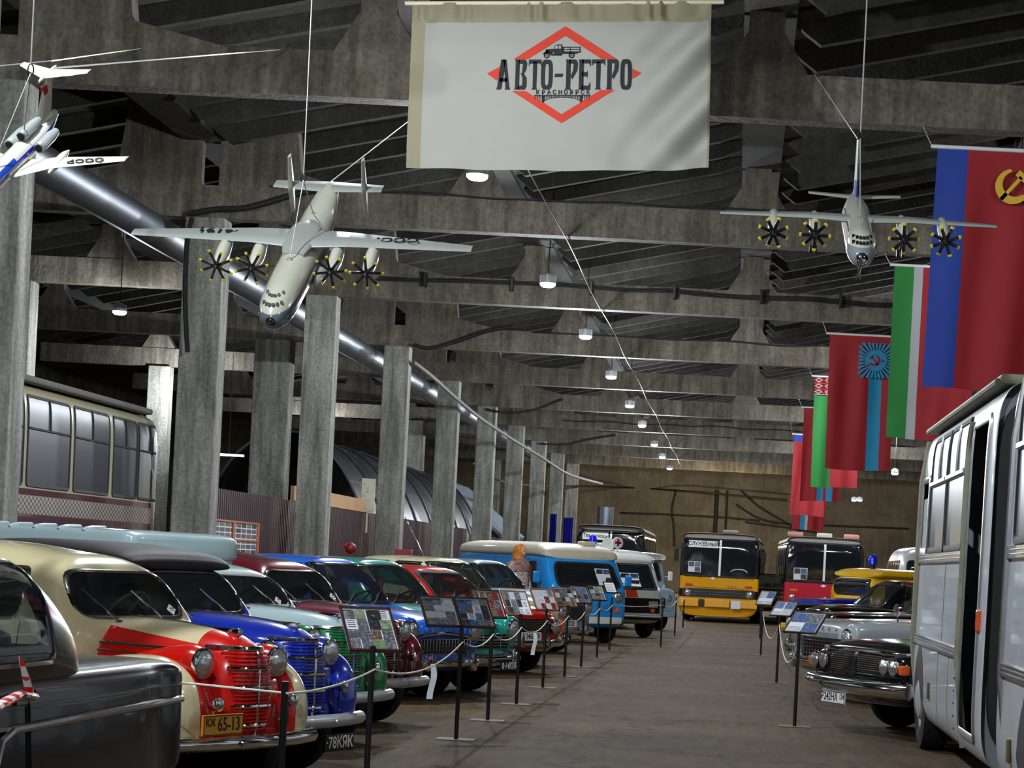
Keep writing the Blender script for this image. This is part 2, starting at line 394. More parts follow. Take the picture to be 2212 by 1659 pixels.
# beams: one bottom chord with hanging posts per frame
NODES = [0.05-NX, 0.05, 0.05+NX]
def frame(y, idx):
    bm = NB(); t0, t1 = y-.2, y+.22
    prism(bm, [(-27, ZB), (17.5, ZB), (17.5, ZB+.68), (-27, ZB+.68)], t0, t1)
    # haunch wedge along the lower edge
    for c in (XC-.4, XC-.4+2*NX*2.08):
        for s in (-1, 1):
            if c > 0 and s > 0: continue
            if s > 0: pl = [(c+s*.2, ZB+.6), (c+s*3.6, ZB+.6), (c+s*1.9, ZB+1.0), (c+s*1.7, ZB+2.6), (c+s*.2, ZB+2.6)]
            else: pl = [(c+s*.2, ZB+2.6), (c+s*1.7, ZB+2.6), (c+s*1.9, ZB+1.0), (c+s*3.6, ZB+.6), (c+s*.2, ZB+.6)]
            prism(bm, pl, t0+.03, t1-.03)
    for x in NODES+[-17, -22.5]:
        prism(bm, [(x-.66, ZB+.66), (x+.66, ZB+.66), (x+.27, ZB+1.3), (x+.24, ZB+3.0), (x-.24, ZB+3.0), (x-.27, ZB+1.3)], t0+.02, t1-.02)
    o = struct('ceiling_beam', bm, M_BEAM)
for i, y in enumerate(BAYS[2:-1]): frame(y, i)
def column(x, y, w_=CW, d=CDp, top=ZB, mt=None):
    bm = NB()
    box(bm, x-w_, x, y-d/2, y+d/2, -.02, top, bev=.03)
    bmesh.ops.recalc_face_normals(bm, faces=bm.faces[:])
    struct('column', bm, mt or M_COL)
for y in BAYS[2:-1]: column(XC, y)
for y in BAYS[4:-1]: column(13.6, y)
column(-14.75, 67.3, 1.15, .8); column(-15.9, 103.5, 1.0, .8); column(-19, 55.1); column(-22, 79.4); column(-16.2, 139.5, 1, .8)
# fence of dark corrugated sheet behind the columns
def corrug(name, x, y0, y1, z0, z1, mt, pitch=.2):
    bm = NB(); n = int((y1-y0)/pitch*4); A = []; B = []
    for i in range(n+1):
        y = y0+(y1-y0)*i/n; dx = (0, .03, .03, 0)[i % 4]
        A.append(bm.verts.new((x+dx, y, z0))); B.append(bm.verts.new((x+dx, y, z1)))
    for i in range(n): bm.faces.new((A[i], A[i+1], B[i+1], B[i]))
    return obj(name, bm, mt)
BRN = mat('brown_sheet', '3A2629', .5, .2, 0, .2, 3); GRYS = mat('grey_sheet', '3F3B3B', .6, .2)
o = corrug('fence', -12.05, 44, 92, 0, 2.95, BRN); tag(o, 'dark brown corrugated sheet fence running behind the concrete columns', 'fence')
o = corrug('fence', -11.98, 92.3, 128, 0, 2.75, GRYS); tag(o, 'grey corrugated sheet fence beyond the brown one', 'fence')
bm = NB(); box(bm, -12.1, -12.0, 55.8, 66.6, 2.95, 3.35); OSB = mat('chipboard', 'B08A5E', .8, 0, 0, .35, 60)
tag(obj('chipboard_strip', bm, OSB), 'pale chipboard strip on top of the brown fence', 'board')
# big round duct along the left aisle
bm = NB(); tube(bm, [(-12.3, y, 8.03) for y in range(8, 130, 3)], .34, 20)
GALV = mat('galvanised_steel', (.13, .145, .165), .46, 1, 0, .25, 8)
tag(obj('ventilation_duct', bm, GALV, None, 40), 'long round metal ventilation duct running along the left columns', 'duct')
# sagging conduit along the column line
pts = []
for i, (px, py, D) in enumerate([(893, 782, 67), (935, 815, 70), (985, 860, 76), (1040, 905, 82), (1100, 945, 89), (1165, 985, 97), (1230, 1025, 108), (1300, 1045, 122)]): pts.append(P(px, py, D))
bm = NB(); tube(bm, [Vector(p) for p in spline([tuple(p) for p in pts], 4)], .07, 8)
tag(obj('conduit_pipe', bm, CABLEG, None, 40), 'grey conduit pipe sweeping down along the line of left columns', 'pipe')
# cables on beams
def cable(pts, r, label, m=CABLE, sub=6, name='cable', group=None):
    bm = NB(); tube(bm, spline([tuple(p) for p in pts], sub), r, 6); return tag(obj(name, bm, m, None, 40), label, 'cable', group)
cable([P(415, 462, 42.6), P(470, 452, 42.6), P(540, 448, 42.6), P(640, 420, 42.7), P(700, 410, 42.7)], .06, 'thick black cable bundle rising from a column head to the second beam')
cable([P(405, 760, 42.5), P(400, 640, 42.5), P(405, 520, 42.5), P(415, 470, 42.5)], .05, 'black cable running down the left edge of the second column')
def wavy(y, z, x0, x1, amp, r, label, grp=None):
    pts = []; n = int((x1-x0)/.9)
    for i in range(n+1):
        pts.append((x0+(x1-x0)*i/n, y, z+amp*noise.noise(Vector((i*.53, y, 0)))))
    cable(pts, r, label, sub=3, group=grp)
wavy(42.84, 9.12, -10, 10, .1, .022, 'thin black cable along the top of the second beam')
for k in range(3): wavy(54.8-.05*k, 8.98-.05*k, -9.8, 9, .12, .02, 'one of the black cables strung along the third beam', 'cables strung along the third beam')
wavy(67.0, 9.05, -7, 9, .1, .025, 'thin black cable sagging along the fourth beam')
wavy(103.2, 8.8, -9, 9, .12, .03, 'thin dark cable along the seventh beam')
for i, x in enumerate([-8.6, -6.3, -4.2, -2, .3, 2.4]):
    bm = NB(); box(bm, x-.04, x+.04, 54.62, 54.9, 8.75, 9.12, bev=.01)
    tag(obj('cable_bracket', bm, BLACKM), 'small black bracket holding cables on the third beam', 'bracket', 'cable brackets on the third beam')
cable([P(1020, 1000, 100), P(1110, 925+120, 118), P(1330, 1052, 149), P(1500, 1062, 149), P(1700, 1080, 149)], .06, 'black pipe along the top of the end wall', CABLE)
for i, q in enumerate([[(1340, 1108), (1450, 1112), (1560, 1118), (1640, 1125)], [(1460, 1062), (1452, 1100), (1456, 1140), (1457, 1180)], [(1590, 1090), (1640, 1120), (1700, 1132), (1800, 1136), (1960, 1142)], [(1600, 1060), (1640, 1095), (1690, 1125), (1730, 1150)], [(1610, 1128), (1700, 1140), (1760, 1150)]]):
    cable([P(x, y, 150.8) for x, y in q], .07, ['black cable across the left of the end wall', 'black cable dropping down the end wall left of the yellow bus', 'black cable sagging across the right of the end wall', 'black cable slanting down the middle of the end wall', 'short black cable low on the middle of the end wall'][i])
for i, (px) in enumerate((1549, 1571)):
    bm = NB(); a = P(px, 1060, 150.7); b_ = P(px, 1170, 150.7); tube(bm, [(a.x, 150.7, a.z), (a.x, 150.7, 0)], .14-.06*i, 10)
    tag(obj('wall_pipe', bm, CABLE, None, 40), ['thick black pipe standing against the end wall', 'thin black pipe right of the thick one on the end wall'][i], 'pipe')
for q, r, lab in (([(893, 745), (930, 752), (985, 738), (1050, 716), (1110, 706)], .06, 'thick black cable looping under the left end of the fourth beam'),
                  ([(1050, 884), (1100, 892), (1160, 884), (1215, 862)], .05, 'black cable drooping below the left end of the sixth beam'),
                  ([(1165, 958), (1220, 960), (1280, 948), (1330, 940)], .05, 'black cable drooping below the left end of the eighth beam')):
    D_ = {893: 66.8, 1050: 91.0, 1165: 114.9}[q[0][0]]
    cable([P(x, y, D_) for x, y in q], r, lab)
cable([Vector((-3.9+.03*math.sin(y*1.7), y, 8.36)) for y in range(33, 136, 3)], .012, 'thin twisted wire running along the row of hanging lamps', CABLEG, 3)
# lamps
EM = mat('lamp_glow', (1, 1, 1), .5, emis=14); HS = mat('lamp_heatsink', 'C8CCD0', .4, .2)
def lamp(loc, label, grp, s=1.0):
    t = thing('pendant_lamp', label, 'lamp', loc, 0, grp)
    bm = NB(); lathe(bm, [(.05*s, .22*s), (.12*s, .18*s), (.16*s, .05*s), (.17*s, 0)], seg=20)
    for k in range(16):
        a = 2*PI*k/16; box(bm, .05*s, .175*s, -.006, .006, .0, .17*s, M=Matrix.Rotation(a, 4, 'Z'))
    obj('heatsink', bm, HS, t)
    bm = NB(); lathe(bm, [(.17*s, .0), (.165*s, -.04*s), (.12*s, -.075*s), (.04*s, -.085*s)], seg=20); obj('diffuser', bm, EM, t, 60)
    bm = NB(); tube(bm, [(0, 0, .2*s), (.01, 0, 1.0), (0, 0, 10.75-loc[2])], .012, 6); obj('suspension_wire', bm, CABLE, t)
    return t
for p in LAMP_MAIN[1:]: lamp(p, 'round white LED lamp in the central row receding over the parked cars', 'central row of pendant lamps', 1.05)
lamp(LAMP_LEFT[0], 'round white LED lamp hanging in the left aisle above the tram', None, 1.05)
lamp(P(1933, 1022, 88)+Vector((0, 0, 0)), 'single small lamp hanging on a chain below the green edged flag', None, .9)
for px in (1845, 1857): lamp(P(px, 1080, 120), 'one of two small lamps side by side near the end wall on the right', 'pair of small lamps', .9)
bm = NB(); box(bm, -.45, .45, -.06, .06, -.03, .03); o = obj('strip_lamp', bm, mat('strip_glow', (1, .85, .7), .5, emis=6)); o.location = P(494, 983, 62); tag(o, 'warm fluorescent strip lamp by the tent behind the second column', 'lamp'); bm = NB(); tube(bm, [(0, 0, 0.03), (0, 0, 6.3)], .008, 5); obj('suspension_wire', bm, CABLE, o)
# arched tent and gable roof beyond the fence
TENT = mat('tent_film', '2A2930', .35, 0, .3, .1); TRIB = mat('tent_rib', '4A4C52', .4, .6)
t = thing('arched_tent', 'large dark arched tent standing behind the brown fence', 'tent', (-15.4, 86, 0))
bm = NB(); R_ = 3.1; A = []
for j in range(9):
    A.append([bm.verts.new((-R_*math.cos(PI*i/24), -16+4*j, 5.6*math.sin(PI*i/24))) for i in range(25)])
for a, b_ in zip(A, A[1:]):
    for i in range(24): bm.faces.new((a[i], a[i+1], b_[i+1], b_[i]))
obj('canopy', bm, TENT, t, 40)
for j in range(9):
    bm = NB(); tube(bm, [(-R_*1.01*math.cos(PI*i/24), -16+4*j, 5.65*math.sin(PI*i/24)) for i in range(25)], .05, 6); obj('rib', bm, TRIB, t, 40)
t = thing('shed', 'grey corrugated gable shed roof behind the fence between the columns', 'shed', (-15.2, 109.5, 0))
bm = NB(); prism(bm, [(-3, 3), (0, 5.4), (3, 3), (3, 0), (-3, 0)], -5, 5); obj('walls', bm, GRYS, t)
bm = NB()
for k in range(40):
    y = -5.3+k*.27
    for s in (-1, 1): tube(bm, [(0, y, 5.55), (s*3.3, y, 2.9)], .14, 6)
obj('roof_sheet', bm, mat('slate_sheet', '8C95A0', .6, 0, 0, .15), t)
# blue tarpaulins, tank, panel
BT = mat('blue_tarpaulin', '1C1F86', .35, 0, .3, .2, 3)
for i, (x0, x1) in enumerate([(1189, 1203), (1218, 1238)]):
    a = P(x0, 1110+i*8, 118); b_ = P(x1, 1110+i*8, 118); bm = NB(); n = 10; TA = []; TB = []
    for k in range(n+1):
        q = a.lerp(b_, k/n); dy = .12*math.sin(k*2.2); TA.append(bm.verts.new((q.x, q.y+dy, q.z))); TB.append(bm.verts.new((q.x, q.y+dy, 0.0)))
    for k in range(n): bm.faces.new((TA[k], TA[k+1], TB[k+1], TB[k]))
    tag(obj('blue_tarpaulin', bm, BT, None, 50), ['left blue tarpaulin hanging by the far columns', 'right blue tarpaulin hanging by the far columns'][i], 'tarpaulin')
a = P(1306, 1140, 110); bm = NB(); lathe(bm, [(.42, 2.6), (.42, a.z+1.1)], seg=24); o = obj('steel_tank', bm, GALV, None, 40); o.location = (a.x, a.y, 0)
for v in o.data.vertices: v.co.z -= 2.6
for v in o.data.vertices: v.co.z += 2.6 if v.co.z > .5 else 0
tag(o, 'shiny round metal flue standing behind the black and white bus', 'flue')
a = PX(795, 1070, -11.93); bm = NB(); box(bm, -.22, .22, -.06, .06, -.54, .54, bev=.02); box(bm, -.03, .03, .0, .05, -1.2, -.5)
for k in range(7): lathe(bm, [(.05, 0), (.04, .03)], Matrix.Translation((random.uniform(-.13, .13), -.06, -.4+k*.13)) @ Matrix.Rotation(PI/2, 4, 'X'), 8)
o = obj('notice_panel', bm, mat('old_ivory', 'B9B5A3', .6, 0, 0, .2, 8, .2)); o.location = a; o.rotation_euler.z = .2; tag(o, 'tall ivory metal panel with bumps fixed above the brown fence', 'panel')
# photo board behind
PH = [photo('photo_print_'+n_, c, 34) for n_, c in (('grey', ['30333A', '8A8E92', '55585E', 'B0B4B8', '3A3C40']), ('dark', ['15171B', '3A3E46', '1E2126', '6A6C70', '2A2C30']), ('blue', ['1F2A3C', '5C7FA8', '2E4A86', 'A4B0BC', '38404A']), ('brown', ['2E241E', '8A725C', '5A4638', 'A89888', '3C342E']), ('pale', ['8A8E90', 'C0C4C6', 'A0A4A8', '5A5E62', 'B8BCC0']), ('red', ['2E1A1A', '8C2A2A', '5A2A2A', 'A89890', '701C22']), ('green', ['22301C', '4C8A2C', '6A6A5A', '3A6A24', 'A0A898']))]
PAPER = mat('white_paper', 'C9CCD0', .5, 0, 0, .05); WOOD = mat('frame_wood', '3A2018', .4, 0, .2, .2, 20); WOODL = mat('frame_oak', '7D5236', .45, 0, .1, .2, 20); ORNG = mat('orange_frame', 'A2502C', .5)
t = thing('photo_board', 'large board of small photographs in an orange frame behind the pale blue van', 'board', PX(507, 1158, -11.985), PI/2)
t.scale = (2.3, 1, .60)
bm = NB(); box(bm, -.95, .95, -.02, .02, -.95, .55); obj('panel', bm, PAPER, t)
bm = NB()
for x in (-.97, -.12, .97): box(bm, x-.04, x+.04, -.05, .03, -.98, .58)
for z in (-.97, -.15, .57): box(bm, -1, 1, -.05, .03, z-.035, z+.035)
obj('frame', bm, ORNG, t)
bm = NB()
for i in range(8):
    for j in range(7):
        x = -.9+i*.23; z = -.9+j*.21
        if abs(x+.02) < .12 and False: continue
        box(bm, x, x+.19, -.028, -.021, z, z+.16, random.choice([0, 1, 1, 2, 3, 0]))
obj('photo_prints', bm, PH, t)
# ------------------------------------------------------------------ vehicle pieces (x forward, front bumper at x=0, right side at -y)
def wheel(t, x, y, r=.32, w=.17, hub=CHROME, hr=.45):
    s = 1 if y > 0 else -1
    M = Matrix.Translation((x, y, r)) @ Matrix.Rotation(-s*PI/2, 4, 'X')
    bm = NB(); lathe(bm, [(r*.55, -w*.4), (r*.8, -w*.5), (r*.97, -w*.42), (r, -w*.25), (r, w*.25), (r*.97, w*.42), (r*.8, w*.5), (r*.62, w*.42), (r*.55, w*.3)], M, 36)
    o = obj('wheel', bm, TYRE, t, 35)
    bm = NB(); lathe(bm, [(r*.6, w*.3), (r*.58, w*.42), (r*hr, w*.36), (r*hr*.9, w*.5), (r*.2, w*.62), (.01, w*.63)], M, 30)
    obj('hubcap', bm, hub, o, 40)
def headlamp(t, x, y, z, r=.09, depth=.1, rim=CHROME):
    M = Matrix.Translation((x, y, z)) @ Matrix.Rotation(PI/2, 4, 'Y')
    bm = NB(); lathe(bm, [(r*.7, -depth), (r*1.1, -depth*.4), (r*1.17, 0), (r*1.13, .012), (r*1.0, .016), (r*.98, .004)], M, 28)
    o = obj('headlamp', bm, rim, t, 40)
    bm = NB(); lathe(bm, [(r*.99, .0), (r*.9, .018), (r*.6, .036), (r*.25, .045), (.004, .047)], M, 28); obj('lens', bm, LENS, o, 60)
    return o
def seat_set(t, xs, wy, z=.45, h=1.05, m=None):
    bm = NB()
    for x in xs:
        for y in (-wy, wy):
            box(bm, x-.5, x, y-wy*.8, y+wy*.8, z-.15, z+.1, bev=.05); 
            Mx = Matrix.Translation((x-.5, y, z)) @ Matrix.Rotation(-.2, 4, 'Y'); box(bm, -.07, .07, -wy*.8, wy*.8, -.05, h-z, M=Mx, bev=.04)
    obj('seats', bm, m or SEATM, t, 40)
def steering(t, x, y, z, r=.2, m=RUBBER, tilt=.9):
    M = Matrix.Translation((x, y, z)) @ Matrix.Rotation(-tilt, 4, 'Y')
    bm = NB(); tube(bm, [M @ Vector((r*math.cos(a*PI/14), r*math.sin(a*PI/14), 0)) for a in range(28)], .012, 8, closed=True)
    for a in (.3, 2.4, 4.5): tube(bm, [M @ Vector((0, 0, 0)), M @ Vector((r*math.cos(a), r*math.sin(a), 0))], .01, 6)
    tube(bm, [M @ Vector((0, 0, 0)), M @ Vector((0, 0, -.5))], .018, 8)
    obj('steering_wheel', bm, m, t, 40)
def wipers(t, bvh, pts, m=DCHROME):
    for a, b in pts:
        A = cast(bvh, 'F', a, .03); B = cast(bvh, 'F', b, .03)
        bm = NB(); tube(bm, [A, A.lerp(B, .5)+Vector((.012, 0, 0)), B], [.009, .006, .004], 6); d = (B-A)*.38
        tube(bm, [B-d, B+d*.6], .007, 5); lathe(bm, [(.018, -.02), (.018, .012), (.008, .02)], Matrix.Translation(A) @ Matrix.Rotation(PI/2, 4, 'Y'), 10)
        obj('wiper', bm, m, t, 40)
def plate(t, x, y, z, w, h, s, bg, fg, size, sx=.8, rot=0, rim=None, sub=None, lab=None):
    M = Matrix.Translation((x, y, z)) @ Matrix.Rotation(rot, 4, 'Z')
    bm = NB(); box(bm, -.012, .004, -w/2, w/2, -h/2, h/2, M=M, bev=.003); o = obj('license_plate', bm, bg, t, label=lab)
    if rim:
        bm = NB(); r = [(-w/2+.006, -h/2+.006), (w/2-.006, -h/2+.006), (w/2-.006, h/2-.006), (-w/2+.006, h/2-.006)]
        tube(bm, [M @ Vector((.006, a, b)) for a, b in r], .003, 5, closed=True); obj('plate_rim', bm, rim, o)
    for st, dy, dz, sz in (s if isinstance(s, list) else [(s, 0, 0, size)]):
        text('plate_text', st, sz, fg, M @ frameM((.005, dy, dz), (0, 1, 0), (0, 0, 1)), o, .001, sz*.012, sx)
    return o
def window(bm, bvh, ax, pts, r, t, name='windshield', fm=CHROME, fw=.035, gm=None, do_cut=True, parts=None):
    pl = rpoly(pts, r)
    if do_cut: cut(bm, ax, pl)
    g = NB(); patch(g, bvh, ax, pl, .004 if do_cut else .008); o = obj(name, g, gm or GLASS, t, 50)
    g = NB(); band(g, bvh, ax, pl, fw, .008); obj('window_frame', g, fm, o, 50)
    return o
def mirror_pts(pts): return [(a, b) for a, b in pts]
YEL_PL = mat('plate_yellow', 'C98A1C', .4, 0, .2, .1, 20); BLK_PL = mat('plate_black', '0F0F10', .4); WHT_PL = mat('plate_white', 'D8D8D6', .4)
BLKT = mat('black_lettering', '131313', .5); WHTT = mat('white_lettering', 'E8E8E4', .5)

# ---------------------------------------------------------------- pre-war style round saloon
def squash(a, k):
    return a[:3]+(a[3] if a[3] < 1.1 else 1.1+(a[3]-1.1)*k,)+a[4:]
def saloon401(name, label, M, cabin, hood, nose, fend, plate_spec=None, box_roof=None, soft=None, side=True, bumper=CHROME, swheel=None, seat=None):
    t = thing(name, label, 'car', M=M)
    bm = NB()
    S_ = .26
    hk = .86 if box_roof else 1
    hull(bm, [squash((a[0]+S_,)+a[1:], hk) for a in [(-1.165, .56, .32, 1.05, 5, .02), (-1.19, .615, .3, 1.10, 6, .03), (-1.25, .65, .3, 1.15, 6, .05), (-1.33, .66, .3, 1.28, 5.6, .10), (-1.41, .665, .3, 1.395, 5, .16), (-1.49, .67, .3, 1.465, 4.3, .21), (-1.62, .675, .3, 1.51, 3.6, .25), (-1.85, .68, .3, 1.535, 3.1, .26),
              (-2.25, .685, .3, 1.57, 3.2, .27), (-2.7, .685, .3, 1.57, 3.2, .27), (-3.05, .67, .3, 1.53, 3.1, .26), (-3.4, .64, .32, 1.42, 3, .24), (-3.67, .58, .35, 1.2, 2.8, .2), (-3.9, .48, .4, .98, 2.6, .1), (-4.05, .3, .45, .8, 2.5, 0)]],
         96, 10)
    bv = bvh_of(bm)
    B = obj
    zt_w = 1.1+.31*hk
    wf = [(-.505, 1.13), (.505, 1.13), (.445, zt_w), (-.445, zt_w)]
    sr = [[(-1.36, 1.12), (-2.0, 1.12), (-2.0, zt_w), (-1.42, zt_w)], [(-2.1, 1.12), (-2.92, 1.12), (-2.72, zt_w-.02), (-2.1, zt_w)]]
    window(bm, bv, 'F', wf, .13, t, fw=.024)
    for ax in 'RL':
        for s in sr: window(bm, bv, ax, s, .08, t, 'side_window', fw=.03)
    if not box_roof: window(bm, bv, 'B', [(-.36, 1.16), (.36, 1.16), (.34, 1.38), (-.34, 1.38)], .1, t, 'rear_window')
    body = obj('body', bm, cabin, t, 40)
    # door shut lines
    bm = NB()
    for ax in 'RL':
        for x in (-1.34, -2.05): tube(bm, line_on(bv, ax, [(x, z) for z in (.42, .6, .8, 1.0, 1.09)], .001), .005, 4)
    obj('door_gap', bm, RUBBER, body)
    bm = NB(); tube(bm, [cast(bv, 'R', (-1.88, .93), .03), cast(bv, 'R', (-2.0, .93), .035)], .013, 8); obj('door_handle', bm, CHROME, body, 40)
    # hood
    bm = NB()
    hull(bm, [(-.0, .11, .50, .90, 2.4, 0), (-.03, .165, .44, .98, 2.5, 0), (-.10, .215, .42, 1.03, 2.6, .02), (-.22, .25, .40, 1.08, 2.6, .05), (-.45, .30, .42, 1.11, 2.6, .06), (-.75, .37, .45, 1.13, 2.7, .08), (-1.0, .46, .45, 1.14, 2.8, .1), (-1.15, .55, .5, 1.15, 3, .1)], 64, 8)
    hb = bvh_of(bm); ho = obj('hood', bm, hood, t, 40)
    bm = NB(); hull(bm, [(-.32, .2, 1.0, 1.088, 2.3, 0), (-.34, .2, 1.0, 1.095, 2.3, 0)], 8, 1); bm.free()
    bm = NB(); tube(bm, [cast(hb, 'T', (x, 0), .004) for x in (-.26, -.4, -.6, -.8, -.95, -1.0)], .006, 6); obj('hood_ridge', bm, DCHROME, ho, 40)
    bm = NB(); box(bm, -.34, -.14, -.022, .022, 1.06, 1.105, bev=.008); obj('hood_ornament', bm, CHROME, ho, 40)
    # grille
    bm = NB(); nb = 22
    for i in range(nb):
        z = .50+i*(.985-.50)/(nb-1)
        if i % 5 == 1: continue
        w_ = .165+.02*i/nb
        tube(bm, line_on(hb, 'F', seg2((-w_, z), (w_, z), 10), .010), .0085, 6)
    obj('grille_bars', bm, nose, t, 40)
    bm = NB()
    for i in range(1, nb, 5):
        z = .50+i*(.985-.50)/(nb-1); w_ = .18+.02*i/nb
        tube(bm, line_on(hb, 'F', seg2((-w_, z), (w_, z), 10), .014), .0125, 8)
    tube(bm, line_on(hb, 'F', [(0, z) for z in (.46, .55, .65, .75, .85, .95, .99)], .018), .009, 8)
    tube(bm, line_on(hb, 'F', seg2((-.2, .99), (.2, .99), 10), .014), .016, 8)
    tube(bm, line_on(hb, 'F', seg2((.192, .5), (.192, .98), 8), .012), .007, 8)
    obj('grille_trim', bm, CHROME, t, 40)
    # front fenders, with the inner valley and lamp pods
    for s, nm in ((-1, 'fender'), (1, 'fender')):
        bm = NB()
        hull(bm, [(-.04, .06, .46, .62, 2.2, 0), (-.075, .13, .40, .76, 2.3, 0), (-.16, .175, .36, .86, 2.4, 0), (-.30, .205, .33, .925, 2.5, 0), (-.50, .215, .32, .935, 2.6, 0), (-.75, .21, .33, .90, 2.6, 0), (-1.05, .19, .34, .82, 2.5, .0), (-1.35, .15, .35, .74, 2.4, 0), (-1.6, .11, .33, .58, 2.3, 0), (-1.85, .06, .32, .42, 2.2, 0)],
             44, 7, y0=s*.50)
        fo = obj('fender', bm, fend[0], t, 40)
        bm = NB(); hull(bm, [(-.11, .10, .42, .72, 2.6, 0), (-.17, .15, .40, .82, 2.6, 0), (-.35, .17, .4, .86, 2.6, 0), (-.8, .19, .4, .83, 2.6, 0), (-1.3, .2, .4, .8, 2.6, 0), (-1.5, .1, .4, .8, 2.5, 0)], 40, 6, y0=s*.34)
        obj('fender_valley', bm, fend[1], t, 40)
        bm = NB(); hull(bm, [(-.13, .088, .80, .99, 2.1, 0), (-.20, .108, .79, 1.005, 2.2, 0), (-.35, .105, .78, .99, 2.3, 0), (-.55, .08, .8, .95, 2.3, 0), (-.8, .03, .82, .88, 2.2, 0)], 36, 6, y0=s*.355)
        obj('lamp_pod', bm, fend[1], t, 40)
        headlamp(t, -.125, s*.355, .90, .082, .05)
        bm = NB(); hull(bm, [(-2.55, .04, .32, .5, 2.2, 0), (-2.75, .09, .3, .68, 2.3, 0), (-3.05, .12, .3, .78, 2.4, 0), (-3.35, .11, .3, .72, 2.4, 0), (-3.65, .06, .34, .52, 2.2, 0)], 36, 6, y0=s*.60)
        obj('rear_fender', bm, fend[0], t, 40)
        for x in (-.62, -3.02): wheel(t, x, s*.60, .325, .16)
    bm = NB(); hull(bm, [(-.09, .56, .38, .46, 3, 0), (-.3, .6, .36, .47, 3, 0), (-1.2, .6, .3, .45, 3, 0)], 30, 3); obj('apron', bm, fend[1], t, 40)
    bm = NB(); box(bm, -1.9, -1.2, -.67, -.56, .27, .33, bev=.02); box(bm, -2.6, -1.2, .56, .67, .27, .33, bev=.02); obj('running_board', bm, RUBBER, t)
    # bumper
    bm = NB()
    pts = [(-.12*(abs(y)/.70)**2.2+.03, y, .425) for y in [(-.70+.1*k) for k in range(15)]]
    tube(bm, pts, .048, 10, flat=1, closed=False)
    for v in bm.verts: v.co.x = v.co.x*1.0
    for s in (-.2, .2): lathe(bm, [(.018, 0), (.014, .012)], Matrix.Translation((.075, s, .425)) @ Matrix.Rotation(PI/2, 4, 'Y'), 10)
    obj('bumper', bm, bumper, t, 40)
    bm = NB()
    for s in (-.36, .36): box(bm, -.3, .0, s-.03, s+.03, .38, .43)
    obj('bumper_bracket', bm, BLACKM, t)
    if side:
        bm = NB()
        for k, dz in enumerate((0, -.045, -.09)):
            tube(bm, line_on(hb, 'R', seg2((-.34, .965+dz), (-.98, .985+dz), 8), .012), .011 if k == 0 else .006, 6)
        obj('hood_vent_trim', bm, CHROME, ho, 40)
        q = cast(hb, 'R', (-.95, .80), .012)
        text('hood_script', 'Москвич', .085, CHROME, frameM(cast(bv, 'R', (-1.02, .88), .06), (1, .1, 0), (0, 0, 1)), ho, .003, 0, 1.1)
    for s in (-.36, .36):
        bm = NB(); lathe(bm, [(.03, -.05), (.045, 0), (.04, .02), (.01, .03)], Matrix.Translation((.0, s, .66)) @ Matrix.Rotation(PI/2, 4, 'Y'), 16); tube(bm, [(-.03, s, .66), (-.03, s, .5)], .012, 6)
        obj('parking_lamp', bm, CHROME, t, 40)
    seat_set(t, (-1.8, -2.6), .3, .5, 1.15, seat)
    steering(t, -1.30, .28, 1.12, .19, swheel or RUBBER, 1.0)
    bm = NB(); box(bm, -3.2, -1.1, -.6, .6, .31, .4); box(bm, -1.18, -1.08, -.5, .5, .8, 1.08); obj('dashboard', bm, DARK, t)
    wipers(t, bv, [((-.22, 1.10), (-.36, 1.26)), ((.22, 1.10), (.08, 1.26))])
    if plate_spec: plate(t, *plate_spec[0], **plate_spec[1])
    if soft:
        bm = NB(); hull(bm, [(-1.16, .46, 1.425, 1.46, 3, .1), (-1.20, .56, 1.42, 1.505, 3, .14), (-1.34, .62, 1.41, 1.56, 3, .16), (-1.8, .645, 1.38, 1.60, 3, .16), (-2.6, .63, 1.34, 1.59, 3, .16), (-3.05, .6, 1.2, 1.5, 3, .14), (-3.35, .52, 1.0, 1.25, 2.6, .1)], 60, 8); obj('soft_top', bm, soft, t, 40)
    if box_roof:
        bm = NB(); hull(bm, [(-1.75, .60, .6, 1.56, 7, 0), (-1.80, .66, .5, 1.62, 8, 0), (-2.1, .70, .45, 1.68, 8, 0), (-4.0, .70, .45, 1.68, 8, 0), (-5.1, .70, .45, 1.68, 8, 0), (-5.2, .66, .5, 1.66, 7, 0)], 60, 5)
        vb = bvh_of(bm); vo = obj('cargo_box', bm, box_roof, t, 40)
        bm = NB(); hull(bm, [(-1.72, .60, 1.50, 1.63, 4, 0), (-1.78, .69, 1.47, 1.69, 8, .02), (-2.1, .72, 1.47, 1.71, 8, .02), (-4.0, .72, 1.47, 1.71, 8, .02), (-5.2, .72, 1.47, 1.70, 8, .02), (-5.28, .65, 1.5, 1.65, 4, .05)], 60, 5); rb = bvh_of(bm); obj('box_roof', bm, box_roof, t, 40)
        bm = NB()
        for k in range(9): tube(bm, [cast(rb, 'T', (-2.25-k*.27, y), .0) for y in (-.705, -.68, -.6, -.45)], .02, 6)
        obj('roof_rib', bm, box_roof, vo, 40)
    return t, bv, hb

